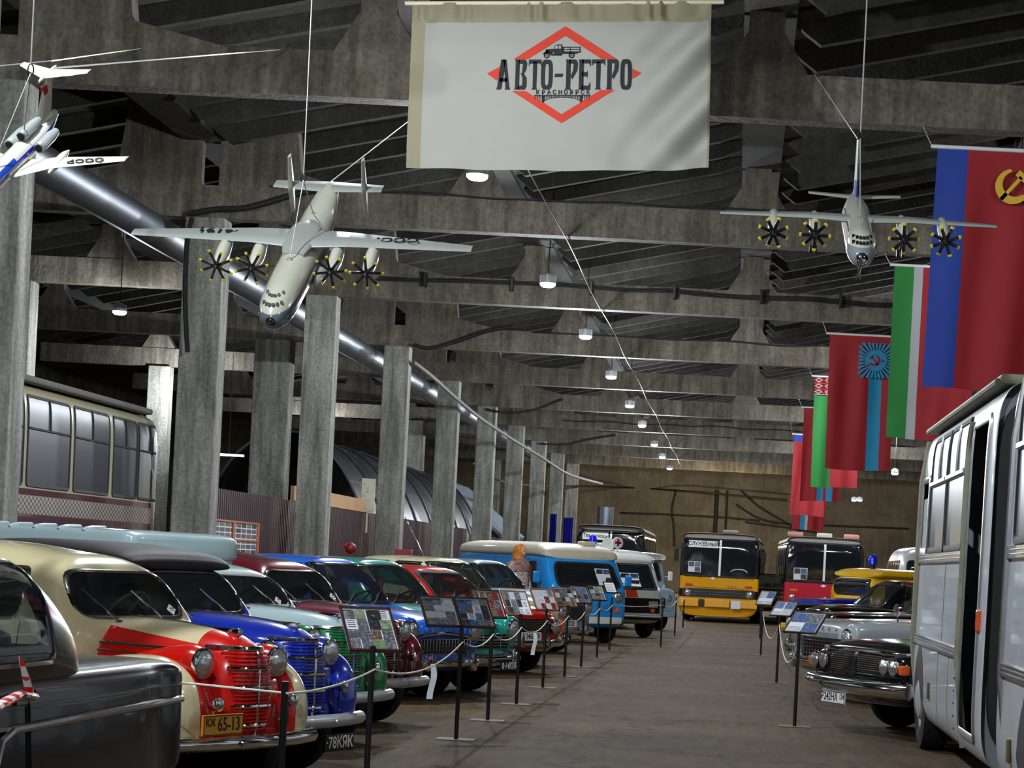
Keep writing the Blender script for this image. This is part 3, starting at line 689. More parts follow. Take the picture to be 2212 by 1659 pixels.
# ---------------------------------------------------------------- post-war pontoon saloon
def pontoon(name, label, M, P_, cabin, lower=None, roof=None, parts=True):
    L, W, H = P_['L'], P_['W'], P_['H']; hz = P_['hz']; bz = P_['bz']; ws = P_['ws']; gl = P_['gl']; n_ = P_.get('n', 4.2); zb = P_.get('zb', .27); tz = P_.get('tz', .2)
    t = thing(name, label, 'car', M=M); lower = lower or cabin
    bm = NB()
    hull(bm, [(-.05, W*.86, .40, hz-.13, n_, 0), (-.10, W*.93, .36, hz-.07, n_, .02), (-.22, W*.975, .32, hz-.03, n_, .04), (-.5, W*.99, zb, hz, n_, .05), (-ws*.6, W, zb, hz+.02, n_, .05), (-ws-.1, W, zb, bz, n_, .06), (-ws-1.2, W, zb, bz+.01, n_, .06),
              (-L+.8, W*.99, zb, bz, n_, .06), (-L+.3, W*.96, .32, bz-.15*tz, n_, .05), (-L+.08, W*.9+.08*W*(1-tz), .36, bz-.5*tz, n_, .03), (-L, W*.82+.13*W*(1-tz), .42, bz-tz, n_, 0)], 64, 7)
    lb = bvh_of(bm)
    wr = P_.get('wr', .33); fx = P_.get('fx', .78); rx = P_.get('rx', 3.25)
    nf = len(bm.faces)
    for ax, s in (('R', -1), ('L', 1)):
        for x in (fx, rx):
            if x == rx and P_.get('skirt'): continue
            pl = [Vector((-x+(wr+.07)*math.cos(a), max(zb+.01, wr+(wr+.06)*math.sin(a)))) for a in [2*PI*k/28 for k in range(28)]]
            patch(bm, lb, ax, pl, .004, 3, mi=1)  # flat dark patch stands in for the shade inside the wheel well
    body = obj('body', bm, [lower, RUBBER], t, 40)
    if P_.get('pods', True):
        for s in (-1, 1):
            bm = NB(); pw = P_.get('pw', .17)
            hull(bm, [(-.03, pw*.72, hz-.27, hz-.02, 2.3, 0), (-.07, pw*.95, hz-.3, hz+.015, 2.4, 0), (-.3, pw, hz-.33, hz+.035, 2.6, 0), (-.8, pw, hz-.33, hz+.04, 2.7, 0), (-ws, pw*.9, hz-.3, bz+.03, 2.7, 0), (-ws-.9, pw*.6, hz-.2, bz+.0, 2.6, 0)], 36, 6, y0=s*(W-pw-.01))
            obj('fender_crest', bm, lower, t, 40)
    # bonnet swelling
    bm = NB(); hw = W*P_.get('hw', .6)
    hull(bm, [(-.05, hw*.7, hz-.25, hz-.08, 3, 0), (-.12, hw*.9, hz-.25, hz-.01, 3, 0), (-.4, hw, hz-.25, hz+.045, 3, 0), (-ws*.6, hw*1.03, hz-.25, hz+.075, 3, 0), (-ws-.12, hw*1.1, hz-.2, bz+.05, 3, 0)], 48, 6)
    hb = bvh_of(bm); hood = obj('hood', bm, P_.get('hoodm', lower), t, 40)
    # greenhouse
    gw = W*P_.get('gw', .86); rk = P_.get('rake', .42); re = ws+gl; rs = P_.get('rs', 1)
    bm = NB(); zt = H
    st = [(-ws+.02, gw*.84, bz-.15, bz+.02, 3.4, .02), (-ws-.03, gw*.93, bz-.2, bz+.08, 3.4, .04), (-ws-rk*.5, gw*.985, bz-.2, bz+(zt-bz)*.56, 3.4, .12), (-ws-rk, gw, bz-.2, zt-.055, 3.4, .19), (-ws-rk-.18, gw, bz-.2, zt-.012, 3.5, .21), (-ws-gl*.5, gw, bz-.2, zt, 3.5, .21),
          (-re+.55*rs, gw, bz-.2, zt-.02, 3.5, .2), (-re+.36*rs, gw*.99, bz-.2, zt-.08, 3.4, .18), (-re+.14*rs, gw*.94, bz-.2, bz+(zt-bz)*.5, 3.3, .1), (-re, gw*.84, bz-.18, bz+.03, 3.2, .02)]
    if P_.get('box'): st = st[:7]+[(-re+.1, gw, bz-.2, zt-.03, 3.5, .2), (-re, gw*.95, bz-.2, zt-.15, 3.4, .1)]
    hull(bm, st, 96, 10); gb = bvh_of(bm)
    h = zt-bz; yw = gw*.80
    window(bm, gb, 'F', [(-yw, bz+.055), (yw, bz+.055), (yw*.90, zt-.085), (-yw*.90, zt-.085)], .09, t, fm=P_.get('fm', CHROME), fw=.035)
    xa = -ws-rk*.55; sp = (gl-rk-.25)
    xs = [xa-.12, xa-.12-sp*.44, xa-.12-sp*.52, -re+.42*rs]
    for ax in 'RL':
        window(bm, gb, ax, [(xs[0], bz+.04), (xs[1], bz+.04), (xs[1], zt-.10), (xs[0]-rk*.42, zt-.10)], .05, t, 'side_window', fw=.028, fm=P_.get('fm', CHROME))
        window(bm, gb, ax, [(xs[2], bz+.04), (xs[3]+.1-.22*(rs-1), bz+.04), (xs[3]-.02+.16*(rs-1), zt-.11), (xs[2], zt-.10)], .06, t, 'side_window', fw=.028, fm=P_.get('fm', CHROME))
    window(bm, gb, 'B', [(-yw*.85, bz+.07), (yw*.85, bz+.07), (yw*.8, zt-.1), (-yw*.8, zt-.1)], .09, t, 'rear_window', fw=.03, fm=P_.get('fm', CHROME))
    obj('cabin', bm, roof or cabin, t, 40)
    for s in (-1, 1):
        for x in (fx, rx): wheel(t, -x, s*(W-.085-(.1 if P_.get('skirt') else 0)), wr, .17)
        if P_.get('lamp'): lx, ly, lz, lr = P_['lamp']; headlamp(t, -lx, s*ly, lz, lr, .12)
    # bumper
    by = P_.get('by', .45); br = P_.get('br', .06); bw = P_.get('bw', W*1.0); bo = P_.get('bo', .06)
    bm = NB(); pts = []
    for k in range(21):
        y = -1+.1*k; pts.append((bo-.16*abs(y)**3, y*bw, by))
    tube(bm, pts, br, 12)
    for v in bm.verts: v.co.x = bo*0+v.co.x
    if P_.get('over'):
        for s in (-1, 1): box(bm, bo-.02, bo+.10, s*bw*.52-.035, s*bw*.52+.035, by-.09, by+.12, bev=.025)
    for s in (-1, 1): tube(bm, [(bo-.17, s*bw, by), (-.5, s*(bw+.0), by)], br*.8, 8)
    obj('bumper', bm, P_.get('bm', CHROME), t, 45)
    # door gaps, handle, belt trim
    bm = NB()
    for ax in 'RL':
        for x in (-ws-.12, -ws-1.02, -ws-1.85): tube(bm, line_on(lb, ax, [(x, z) for z in (.34, .5, .7, .85, bz-.06)], .002), .005, 4)
    obj('door_gap', bm, RUBBER, body)
    bm = NB()
    for ax in 'RL': tube(bm, line_on(lb, ax, seg2((-.35, hz-.22), (-L+.3, bz-.24), 16), .006), .011, 6)
    obj('side_moulding', bm, CHROME, body, 40)
    bm = NB()
    for ax in 'RL':
        for x in (-ws-.92, -ws-1.75): tube(bm, [cast(lb, ax, (x, bz-.12), .03), cast(lb, ax, (x+.13, bz-.12), .035)], .012, 6)
    obj('door_handle', bm, CHROME, body, 40)
    seat_set(t, (-ws-.75, -ws-1.6), .32, .5, bz+.18)
    steering(t, -ws-.35, .34, bz+.02, .2)
    bm = NB(); box(bm, -re+.1, -ws-.1, -gw+.1, gw-.1, bz-.19, bz-.14); box(bm, -ws-.3, -ws-.08, -gw+.15, gw-.15, bz-.1, bz+.02, bev=.03); obj('dashboard', bm, DARK, t)
    wipers(t, gb, [((-.36, bz+.03), (-.12, bz+.16)), ((.1, bz+.03), (.34, bz+.16))])
    return t, lb, hb, gb

# ---------------------------------------------------------------- van / bus shells
def shell(name, label, cat, M, st, m, seg=72, sub=6, tn=None, pitch=0):
    t = thing(name, label, cat, M=M); bm = NB(); hull(bm, st, seg, sub); return t, bm, bvh_of(bm)
def glasspane(t, bv, ax, pts, r, name='side_window', m=None, fm=RUBBER, fw=.05, off=.01):
    g = NB(); pl = rpoly(pts, r); patch(g, bv, ax, pl, off, 8); o = obj(name, g, m or DGLASS, t, 50)
    g = NB(); band(g, bv, ax, pl, fw, off+.004); obj('window_frame', g, fm, o, 50); return o
def panel_on(t, bv, ax, pts, r, name, m, off=.008, smooth=40, K=5):
    g = NB(); patch(g, bv, ax, rpoly(pts, r), off, K); return obj(name, g, m, t, smooth)
def lines_on(t, bv, ax, lines, rad, name, m, off=.004, n=10):
    bm = NB()
    for a, b in lines: tube(bm, line_on(bv, ax, seg2(a, b, n), off), rad, 6)
    return obj(name, bm, m, t, 40)
def corner_M(px, py, z, hd, W, bumper_r=0.0):
    """car matrix whose left front bumper end (right in the picture) lands on the pixel"""
    q = PZ(px, py, z); f = Vector((math.cos(hd), math.sin(hd), 0)); l = Vector((-f.y, f.x, 0))
    o = q-l*W; o.z = 0
    return Matrix.Translation(o) @ Matrix.Rotation(hd, 4, 'Z')
def R_(d): return math.radians(d)

def paper(t, bv, y, z, w, h, n=4, name='info_sheet', off=.03):
    o = panel_on(t, bv, 'F', [(y-w/2, z-h/2), (y+w/2, z-h/2), (y+w/2, z+h/2), (y-w/2, z+h/2)], .004, name, PAPER, off, K=3)
    bm = NB()
    for i in range(2):
        for j in range(n//2):
            a = y-w*.45+i*w*.48; b_ = z-h*.45+j*h*.48
            if i == 0 and j == 0: continue
            q = cast(bv, 'F', (a+w*.2, b_+h*.2), off+.008); box(bm, q.x, q.x+.004, a, a+w*.42, b_, b_+h*.42, (i+j) % 4)
    obj('photo_prints', bm, PH, o)
# ------------------------------------------------------------------ the left row
CREAM = paint('cream_paint', 'CFC298'); RED = paint('red_paint', 'C4160E'); BLUE = paint('royal_blue_paint', '0E2A9E'); PALEB = paint('pale_blue_paint', 'AFC6C8')
GREEN = paint('green_paint', '06723A'); BURG = paint('burgundy_paint', '5C0E1C'); MIDB = paint('mid_blue_paint', '1C55B4'); TEAL = paint('teal_paint', '08877A')
BEIGE = paint('beige_paint', 'B9B392'); GREYB = paint('grey_blue_paint', '6F8592', .3); BLACK = paint('black_paint', '07080B', .12); VANB = paint('sky_blue_paint', '1A86D0', .28)
VWHITE = paint('white_paint', 'C3C4BE', .28); VGREY = paint('grey_green_paint', '7E93A0', .35); YELLOW = paint('yellow_paint', 'D9980A', .25); BUSRED = paint('bus_red_paint', 'C01E34', .25)
IVORY = mat('ivory_plastic', 'CBC3A8', .35, 0, .3)
HOODCR = paint2('cream_hood_red_side', 'CFC298', 'C4160E', [[([('Z', -1), ('Y', 0)], -.985)], [([('X', 1), ('Z', 0)], -.40)]])
HOODCR = paint2('cream_hood_red_sides', 'CFC298', 'C4160E', [[([('Z', -1), ('X', -.13)], -.965)], [([('X', 1)], -.30)]])
FENDCR = paint2('red_fender_cream_outer', 'C4160E', 'CFC298', [[([('Y', 1)], .46)], [([('Y', -1)], .46)]])
HDL = R_(-25)
WB = .66
M1 = corner_M(697, 1587, .43, HDL, .70)
t1, b1, _ = saloon401('vintage_saloon', 'cream and red rounded vintage saloon with yellow number plate and red bar grille', M1, CREAM, HOODCR, RED, (FENDCR, RED),
          ((.05, -.36, .545, .37, .125, [('КЖ', -.118, .015, .07), ('65-13', .05, 0, .115)], YEL_PL, BLKT, .1), dict(sx=.78, rim=BLKT)), swheel=IVORY)
M2 = corner_M(799, 1549, .43, HDL, .70)
saloon401('vintage_convertible', 'royal blue rounded vintage car with dark brown soft top behind the cream and red one', M2, BLUE, BLUE, BLUE, (BLUE, BLUE),
          ((.03, .30, .27, .34, .12, '·78КЯК', BLK_PL, WHTT, .115), dict(sx=.85)), soft=mat('brown_soft_top', '150C0F', .6, 0, 0, .1, 20, .1, 80, spec=.15), side=False, bumper=SILVER)
M3 = corner_M(861, 1500, .43, HDL, .70)
HOODG = paint2('pale_hood_green_nose', 'AFC6C8', '06723A', [[([('Z', -1)], -1.0)]])
t3, b3, _ = saloon401('vintage_van', 'pale blue vintage van with green fenders and a tall ribbed cargo box', M3, PALEB, HOODG, GREEN, (GREEN, GREEN), box_roof=PALEB, side=False, bumper=SILVER)
M4 = corner_M(936, 1470, .43, HDL, .70)
t4, b4, _ = saloon401('vintage_saloon', 'burgundy rounded vintage saloon between the pale blue van and the mid blue saloon', M4, BURG, BURG, BURG, (BURG, BURG), side=False, bumper=SILVER)
def sticker(t, bv, y, z, r=.035):
    o = panel_on(t, bv, 'F', [(y-r*1.3, z), (y, z-r), (y+r*1.3, z), (y, z+r)], .001, 'diamond_sticker', WHT_PL, .014, K=2)
    bm = NB(); q = cast(bv, 'F', (y, z), .018)
    for s_ in (-1, 1): box(bm, q.x, q.x+.002, y-.02, y+.02, z+s_*.009-.003, z+s_*.009+.003)
    obj('sticker_print', bm, BLKT, o)
sticker(t1, b1, .37, 1.18); sticker(t3, b3, .30, 1.17); sticker(t4, b4, .40, 1.18)
# 50s saloons
MOSK = dict(L=4.06, W=.765, H=1.56, hz=.93, bz=1.0, ws=1.14, gl=2.15, lamp=(.015, .60, .80, .095), by=.44, br=.05, over=True, wr=.32, fx=.72, rx=3.09, rake=.42)
def grid_grille(t, bv, x0, y, z0, z1, nx, nz, m=CHROME, back=RUBBER, bow=0, rb=.006):
    panel_on(t, bv, 'F', [(-y, z0), (y, z0), (y, z1), (-y, z1)], .05, 'grille_back', back, .012)
    bm = NB()
    for i in range(nz+1):
        z = z0+(z1-z0)*i/nz; tube(bm, line_on(bv, 'F', seg2((-y, z), (y, z), 12), .03), rb, 6)
    for i in range(nx+1):
        yy = -y+2*y*i/nx; tube(bm, line_on(bv, 'F', seg2((yy, z0), (yy, z1), 3), .026), rb*.7, 5)
    obj('grille', bm, m, t, 40)
M5 = corner_M(1044, 1430, .44, HDL-R_(3), .76)
t, lb, hb, gb = pontoon('vintage_saloon', 'mid blue nineteen fifties saloon with wide chrome mesh grille behind the photo signs', M5, MOSK, MIDB)
grid_grille(t, lb, 0, .52, .54, .70, 18, 4)
bm = NB(); tube(bm, line_on(lb, 'F', [(-.62, .70), (-.4, .745), (0, .775), (.4, .745), (.62, .70)], .03), .022, 8); obj('grille_brow', bm, CHROME, t, 40)
for i, ch in enumerate('МОСКВИЧ'): q = cast(hb, 'F', (-.3+i*.1, .80), .02); text('hood_letter', ch, .05, CHROME, frameM(q, (0, 1, 0), (-.25, 0, 1)), t, .004)
q = cast(hb, 'F', (0, .90), .02); bm = NB(); lathe(bm, [(.035, 0), (.03, .02), (.005, .03)], Matrix.Translation(q) @ Matrix.Rotation(PI/2, 4, 'Y'), 12); obj('hood_emblem', bm, CHROME, t, 40)
M6 = corner_M(1128, 1418, .46, HDL-R_(3), .80)
P6 = dict(MOSK); P6.update(W=.80, L=4.3, br=.07, over=True)
t, lb, hb, gb = pontoon('vintage_saloon', 'teal green nineteen fifties saloon with chrome bar grille and black plate', M6, P6, TEAL)
grid_grille(t, lb, 0, .54, .56, .73, 6, 5, rb=.009)
plate(t, .16, .30, .36, .36, .12, '8·14КЯЯ', BLK_PL, WHTT, .11, .8)
M7 = corner_M(1219, 1388, .47, HDL-R_(8), .78)
P7 = dict(MOSK); P7.update(W=.79, L=4.1, hz=.95, bz=.97, H=1.48, lamp=None, pods=False, n=5, by=.47, br=.06, hw=.86, over=False, gw=.88, rake=.5, ws=1.25, fm=RUBBER)
t, lb, hb, gb = pontoon('compact_saloon', 'bright red boxy saloon with black grille and white plate P 5460', M7, P7, RED)
panel_on(t, lb, 'F', [(-.70, .60), (.70, .60), (.70, .80), (-.70, .80)], .05, 'grille', BLACKM, .02)
bm = NB()
for i in range(7): tube(bm, line_on(lb, 'F', seg2((-.45, .62+i*.025), (.45, .62+i*.025), 8), .024), .005, 5)
obj('grille_bars', bm, DCHROME, t, 40)
for s in (-1, 1):
    headlamp(t, -.0, s*.56, .70, .088, .04); bm = NB(); box(bm, -.12, -.0, s*.72-.05, s*.72+.05, .62, .79, bev=.02); obj('turn_signal', bm, AMBER, t)
    bm = NB(); box(bm, .02, .12, s*.3-.035, s*.3+.035, .4, .56, bev=.02); obj('overrider', bm, DCHROME, t)
plate(t, .10, -.12, .56, .46, .115, 'Р 5460 КЯ', WHT_PL, BLKT, .11, .78)
P8 = dict(MOSK); P8.update(W=.85, L=4.6, H=1.62, hz=1.02, bz=1.08, ws=1.4, gl=2.3, lamp=(.015, .62, .86, .1), wr=.35, fx=.85, rx=3.5)
M8 = corner_M(1232, 1372, .5, HDL-R_(8), .82)
t, lb, hb, gb = pontoon('vintage_saloon', 'beige nineteen fifties saloon seen above the roof of the red one', M8, P8, BEIGE)
grid_grille(t, lb, 0, .5, .56, .76, 8, 5)
bm = NB(); q = cast(gb, 'T', (-2.1, -.3), 0); tube(bm, [q, q+Vector((-.45, 0, .62))], .008, 6); obj('antenna', bm, CHROME, t, 40)
M9 = corner_M(1284, 1356, .48, HDL-R_(8), .84)
t, lb, hb, gb = pontoon('vintage_saloon', 'grey blue saloon with black quilted grille cover and plate A247CB', M9, P8, GREYB)
panel_on(t, lb, 'F', [(-.48, .60), (.48, .60), (.5, .92), (-.5, .92)], .04, 'grille_cover', mat('black_quilt', '1A1A1B', .7, 0, 0, .3, 20, .8, 18), .03)
plate(t, .12, -.1, .55, .5, .12, 'А247СВ', WHT_PL, BLKT, .12, .8)

# near black saloon: its tail ends at the picture's x=395, its left side faces the aisle
HB0 = R_(-94)
PB = dict(L=5.2, W=.88, H=1.60, hz=1.0, bz=1.0, ws=1.3, gl=2.7, rs=1.35, pods=False, by=.46, br=.06, wr=.36, fx=.85, rx=4.2, rake=.6, n=11, gw=.98, zb=.3, tz=.03, skirt=True)
q = P(405, 1540, 11.2); fB = Vector((math.cos(HB0), math.sin(HB0), 0)); lB = Vector((-fB.y, fB.x, 0)); oB = q-lB*.87+fB*5.2; oB.z = 0
BLACKD = mat('dusty_black_paint', '05070A', .25, 0, .25, .4, 4, spec=.35)
t, lb, hb, gb = pontoon('black_saloon', 'large dusty black saloon closest to the camera at the lower left', Matrix.Translation(oB) @ Matrix.Rotation(HB0, 4, 'Z'), PB, BLACKD)
bm = NB()
tube(bm, line_on(lb, 'L', [(-5.12, .775), (-4.4, .772), (-3.6, .768), (-2.95, .762), (-2.82, .72), (-2.74, .6), (-2.70, .42)], .012), .02, 8); obj('chrome_moulding', bm, DCHROME, t, 40)
bm = NB(); tube(bm, line_on(lb, 'L', [(-3.12, z) for z in (.35, .5, .7, .85, 1.0)], .002), .006, 4); obj('door_gap', bm, RUBBER, t)
bm = NB(); q2 = cast(lb, 'L', (-2.98, .91), .035); tube(bm, [q2+Vector((.12, .0, 0)), q2, q2+Vector((-.10, 0.02, .015))], .016, 8); obj('door_handle', bm, CHROME, t, 40)
TAPE = bpy.data.materials.new('barrier_tape'); TAPE.use_nodes = True; nt = TAPE.node_tree; ck = nt.nodes.new('ShaderNodeTexChecker'); ck.inputs['Scale'].default_value = 22; ck.inputs[1].default_value = lin('C8201C'); ck.inputs[2].default_value = lin('D8D4D0')
tcn = nt.nodes.new('ShaderNodeTexCoord'); nt.links.new(tcn.outputs['Object'], ck.inputs[0]); nt.links.new(ck.outputs[0], nt.nodes['Principled BSDF'].inputs['Base Color'])
Mb = t.matrix_world.copy()
bm = NB(); qa = Mb @ (q2+Vector((0, .03, 0)))
tube(bm, [qa+Vector(v) for v in ((.02, -.62, -.05), (.02, -.42, -.02), (.02, -.28, .0), (.02, -.14, .02), (.03, .0, 0), (.02, .03, 0))], [.028, .028, .03, .024, .028, .02], 8, flat=.6)
tube(bm, [qa+Vector(v) for v in ((.02, -.02, .02), (.02, -.07, .08), (.01, -.10, .14), (.0, -.12, .18))], [.02, .018, .012, .004], 6, flat=.5)
tag(obj('barrier_tape', bm, TAPE, None, 40), 'twisted red and white barrier tape tied to the black saloon door handle', 'tape')

# ---- vans
def van(name, label, M, L, W, H, m, roofm, belt, wz, extra):
    st = [(0, W*.86, .42, belt-.05, 5, 0), (-.05, W*.95, .36, belt+.05, 5.5, .02), (-.18, W*.985, .32, belt+.20, 6, .03), (-.42, W, .3, H-.18, 6, .06), (-.6, W, .3, H-.05, 6, .07), (-1.0, W, .3, H, 6, .07), (-L*.5, W, .3, H, 6, .07), (-L+.15, W, .32, H-.02, 6, .06), (-L, W*.94, .36, H-.12, 6, .05)]
    t, bm, bv = shell(name, label, 'van', M, st, m, 84, 8)
    obj('body', bm, m, t, 40)
    bm = NB(); hull(bm, [(-.36, W*.8, H-.26, H-.16, 4, .1), (-.45, W*.95, H-.27, H-.05, 4, .1), (-.7, W*.985, H-.27, H+.02, 4, .1), (-1.2, W*.985, H-.27, H+.06, 4, .1), (-L+.3, W*.985, H-.27, H+.05, 4, .1), (-L, W*.9, H-.25, H-.04, 4, .1)], 64, 6)
    rb = bvh_of(bm); obj('roof', bm, roofm, t, 40)
    for s in (-1, 1):
        for x in (.75, L-.85): 
            wheel(t, -x, s*(W-.1), .35, .2, hub=SILVER)
    return t, bv, rb
MV1 = corner_M(1354, 1349, .42, R_(-57), .92)
t, bv, rb = van('blue_van', 'sky blue van with cream roof and wide windscreen', MV1, 4.4, .93, 1.98, VANB, mat('cream_roof', 'B4AC98', .5, 0, .2, .12, 5), 1.22, 1.2, None)
glasspane(t, bv, 'F', [(-.74, 1.16), (.74, 1.16), (.68, 1.64), (-.68, 1.64)], .12, 'windshield', fw=.05)
glasspane(t, bv, 'R', [(-.62, 1.14), (-1.02, 1.12), (-1.02, 1.62), (-.72, 1.62)], .06, 'side_window')
panel_on(t, bv, 'F', [(-.76, .42), (.76, .42), (.76, .56), (-.76, .56)], .03, 'bumper', VWHITE, .06)
bm = NB()
for i in range(20):
    y = -.62+i*.065
    if abs(y) < .12: continue
    tube(bm, line_on(bv, 'F', [(y, .68), (y, .82)], .012), .012, 5)
obj('grille', bm, CHROME, t, 40)
for s in (-1, 1):
    headlamp(t, .0, s*.68, .98, .1, .05); bm = NB(); lathe(bm, [(.06, 0), (.055, .03), (.01, .04)], Matrix.Translation((-.01, s*.66, .70)) @ Matrix.Rotation(PI/2, 4, 'Y'), 16); obj('turn_signal', bm, AMBER, t, 40)
    bm = NB(); box(bm, -.34, -.28, s*1.08-.08, s*1.08+.08, 1.2, 1.44, bev=.03); tube(bm, [(-.34, s*.93, 1.25), (-.32, s*1.06, 1.3)], .012, 6); obj('mirror', bm, VANB, t)
wipers(t, bv, [((-.2, 1.13), (.2, 1.16)), ((-.28, 1.13), (.28, 1.10))], RUBBER)
lines_on(t, bv, 'R', [((-.6, .4), (-.6, 1.1)), ((-1.08, .4), (-1.08, 1.7)), ((-1.08, 1.35), (-4.2, 1.35)), ((-1.7, .95), (-4.2, .95)), ((-2.6, .4), (-2.6, 1.7))], .006, 'door_gap', RUBBER, .002)
bm = NB()
for k in range(12): tube(bm, [cast(rb, 'T', (-1.2-k*.26, y), .0) for y in (-.84, -.7, -.5, 0, .5, .7)], .012, 5)
obj('roof_rib', bm, MATS['cream_roof'], t, 40)
bm = NB(); box(bm, -1.02, -.72, .2, .5, 2.0, 2.1, bev=.03); o = obj('roof_vent', bm, MATS['cream_roof'], t)
paper(t, bv, .38, 1.38, .34, .34, off=.03)
MV2 = corner_M(1432, 1338, .45, R_(-60), .95)
t, bv, rb = van('white_ambulance', 'white van with orange red stripe and red cross disc on its roof', MV2, 4.8, .96, 1.95, VWHITE, VWHITE, 1.12, 1.1, None)
glasspane(t, bv, 'F', [(-.80, 1.13), (.80, 1.13), (.70, 1.68), (-.70, 1.68)], .1, 'windshield', fw=.06)
panel_on(t, bv, 'F', [(-.84, .58), (.84, .58), (.84, .92), (-.84, .92)], .03, 'grille', BLACKM, .02)
bm = NB()
for i in range(8): tube(bm, line_on(bv, 'F', seg2((-.55, .62+i*.036), (.55, .62+i*.036), 8), .026), .006, 5)
obj('grille_bars', bm, RUBBER, t, 40)
panel_on(t, bv, 'F', [(-.90, .42), (.90, .42), (.90, .53), (-.90, .53)], .03, 'bumper', BLACKM, .10)
lines_on(t, bv, 'F', [((-.86, .50), (.86, .50))], .02, 'bumper_trim', SILVER, .11)
panel_on(t, bv, 'F', [(-.02, .94), (.28, .94), (.22, 1.10), (-.06, 1.10)], .01, 'orange_stripe', mat('orange_stripe', 'C83818', .3, 0, .5), .012)
for s in (-1, 1):
    bm = NB(); box(bm, -.04, .05, s*.67-.12, s*.67+.12, .70, .86, bev=.03); o = obj('headlamp', bm, LENS, t)
    bm = NB(); box(bm, -.04, .04, s*.66-.05, s*.66+.05, .60, .68, bev=.01); o = obj('turn_signal', bm, AMBER, t)
wipers(t, bv, [((-.5, 1.12), (-.1, 1.2)), ((.1, 1.12), (.5, 1.2))], RUBBER)
bm = NB(); lathe(bm, [(.13, -.02), (.13, .02)], Matrix.Translation((-.62, -.0, 2.16)) @ Matrix.Rotation(PI/2, 4, 'Y'), 24); tube(bm, [(-.62, 0, 2.05), (-.62, 0, 1.96)], .02, 6); o = obj('cross_disc', bm, WHITE, t, 40)
bm = NB(); box(bm, -.598, -.592, -.025, .025, 2.08, 2.24); box(bm, -.598, -.592, -.08, .08, 2.135, 2.185); obj('red_cross', bm, REDL, o)
bm = NB(); tube(bm, [(-.9, -.75, 2.09), (-.9, -.1, 2.09)], .05, 10); lathe(bm, [(.05, -.1), (.14, .14), (.15, .16)], Matrix.Translation((-.85, -.12, 2.12)) @ Matrix.Rotation(PI/2, 4, 'Y') @ Matrix.Rotation(.5, 4, 'X'), 20); o = obj('loudspeaker', bm, VWHITE, t, 40)
bm = NB(); lathe(bm, [(.09, 0), (.09, .1), (.07, .16), (.02, .19)], Matrix.Translation((-.9, -.5, 2.13)), 18); obj('beacon', bm, BLUEL, t, 50)
paper(t, bv, .12, 1.33, .5, .3, off=.03)
# grey truck with cabin
MV3 = corner_M(1461, 1329, .42, R_(-62), .95)
st = [(0, .8, .45, .95, 6, 0), (-.06, .9, .4, 1.1, 7, 0), (-.5, .92, .4, 1.18, 7, 0), (-.62, .93, .4, 1.3, 6, .05), (-.8, .95, .4, 1.86, 6, .08), (-1.0, .95, .4, 1.98, 6, .08), (-2.4, .95, .4, 2.0, 6, .08), (-4.2, .95, .4, 2.0, 6, .08), (-4.4, .9, .4, 1.9, 6, .08)]
t, bm, bv = shell('grey_truck', 'grey green minibus with stepped nose right of the white ambulance', 'truck', MV3, st, VGREY, 72, 8)
obj('body', bm, VGREY, t, 40)
glasspane(t, bv, 'F', [(-.76, 1.30), (.76, 1.30), (.7, 1.76), (-.7, 1.76)], .08, 'windshield')
panel_on(t, bv, 'F', [(-.6, .6), (.6, .6), (.6, .86), (-.6, .86)], .04, 'grille', BLACKM, .015)
bm = NB()
for i in range(6): tube(bm, line_on(bv, 'F', seg2((-.56, .63+i*.04), (.56, .63+i*.04), 6), .02), .008, 5)
obj('grille_bars', bm, VGREY, t, 40)
for s in (-1, 1):
    headlamp(t, .0, s*.70, .86, .09, .05, rim=VGREY)
    bm = NB(); box(bm, -.8, -.75, s*1.1-.07, s*1.1+.07, 1.3, 1.55, bev=.03); tube(bm, [(-.8, s*.95, 1.4), (-.78, s*1.08, 1.42)], .012, 6); obj('mirror', bm, WHITE, t)
    for x in (.8, 3.3): wheel(t, -x, s*.83, .38, .22, hub=VGREY)
bm = NB(); box(bm, .02, .12, -.93, .93, .36, .50, bev=.02); obj('bumper', bm, VGREY, t)
bm = NB(); hull(bm, [(-.78, .8, 1.84, 1.95, 4, .1), (-.95, .96, 1.82, 2.03, 4, .1), (-4.3, .96, 1.82, 2.05, 4, .1)], 40, 4); obj('roof', bm, VWHITE, t, 40)
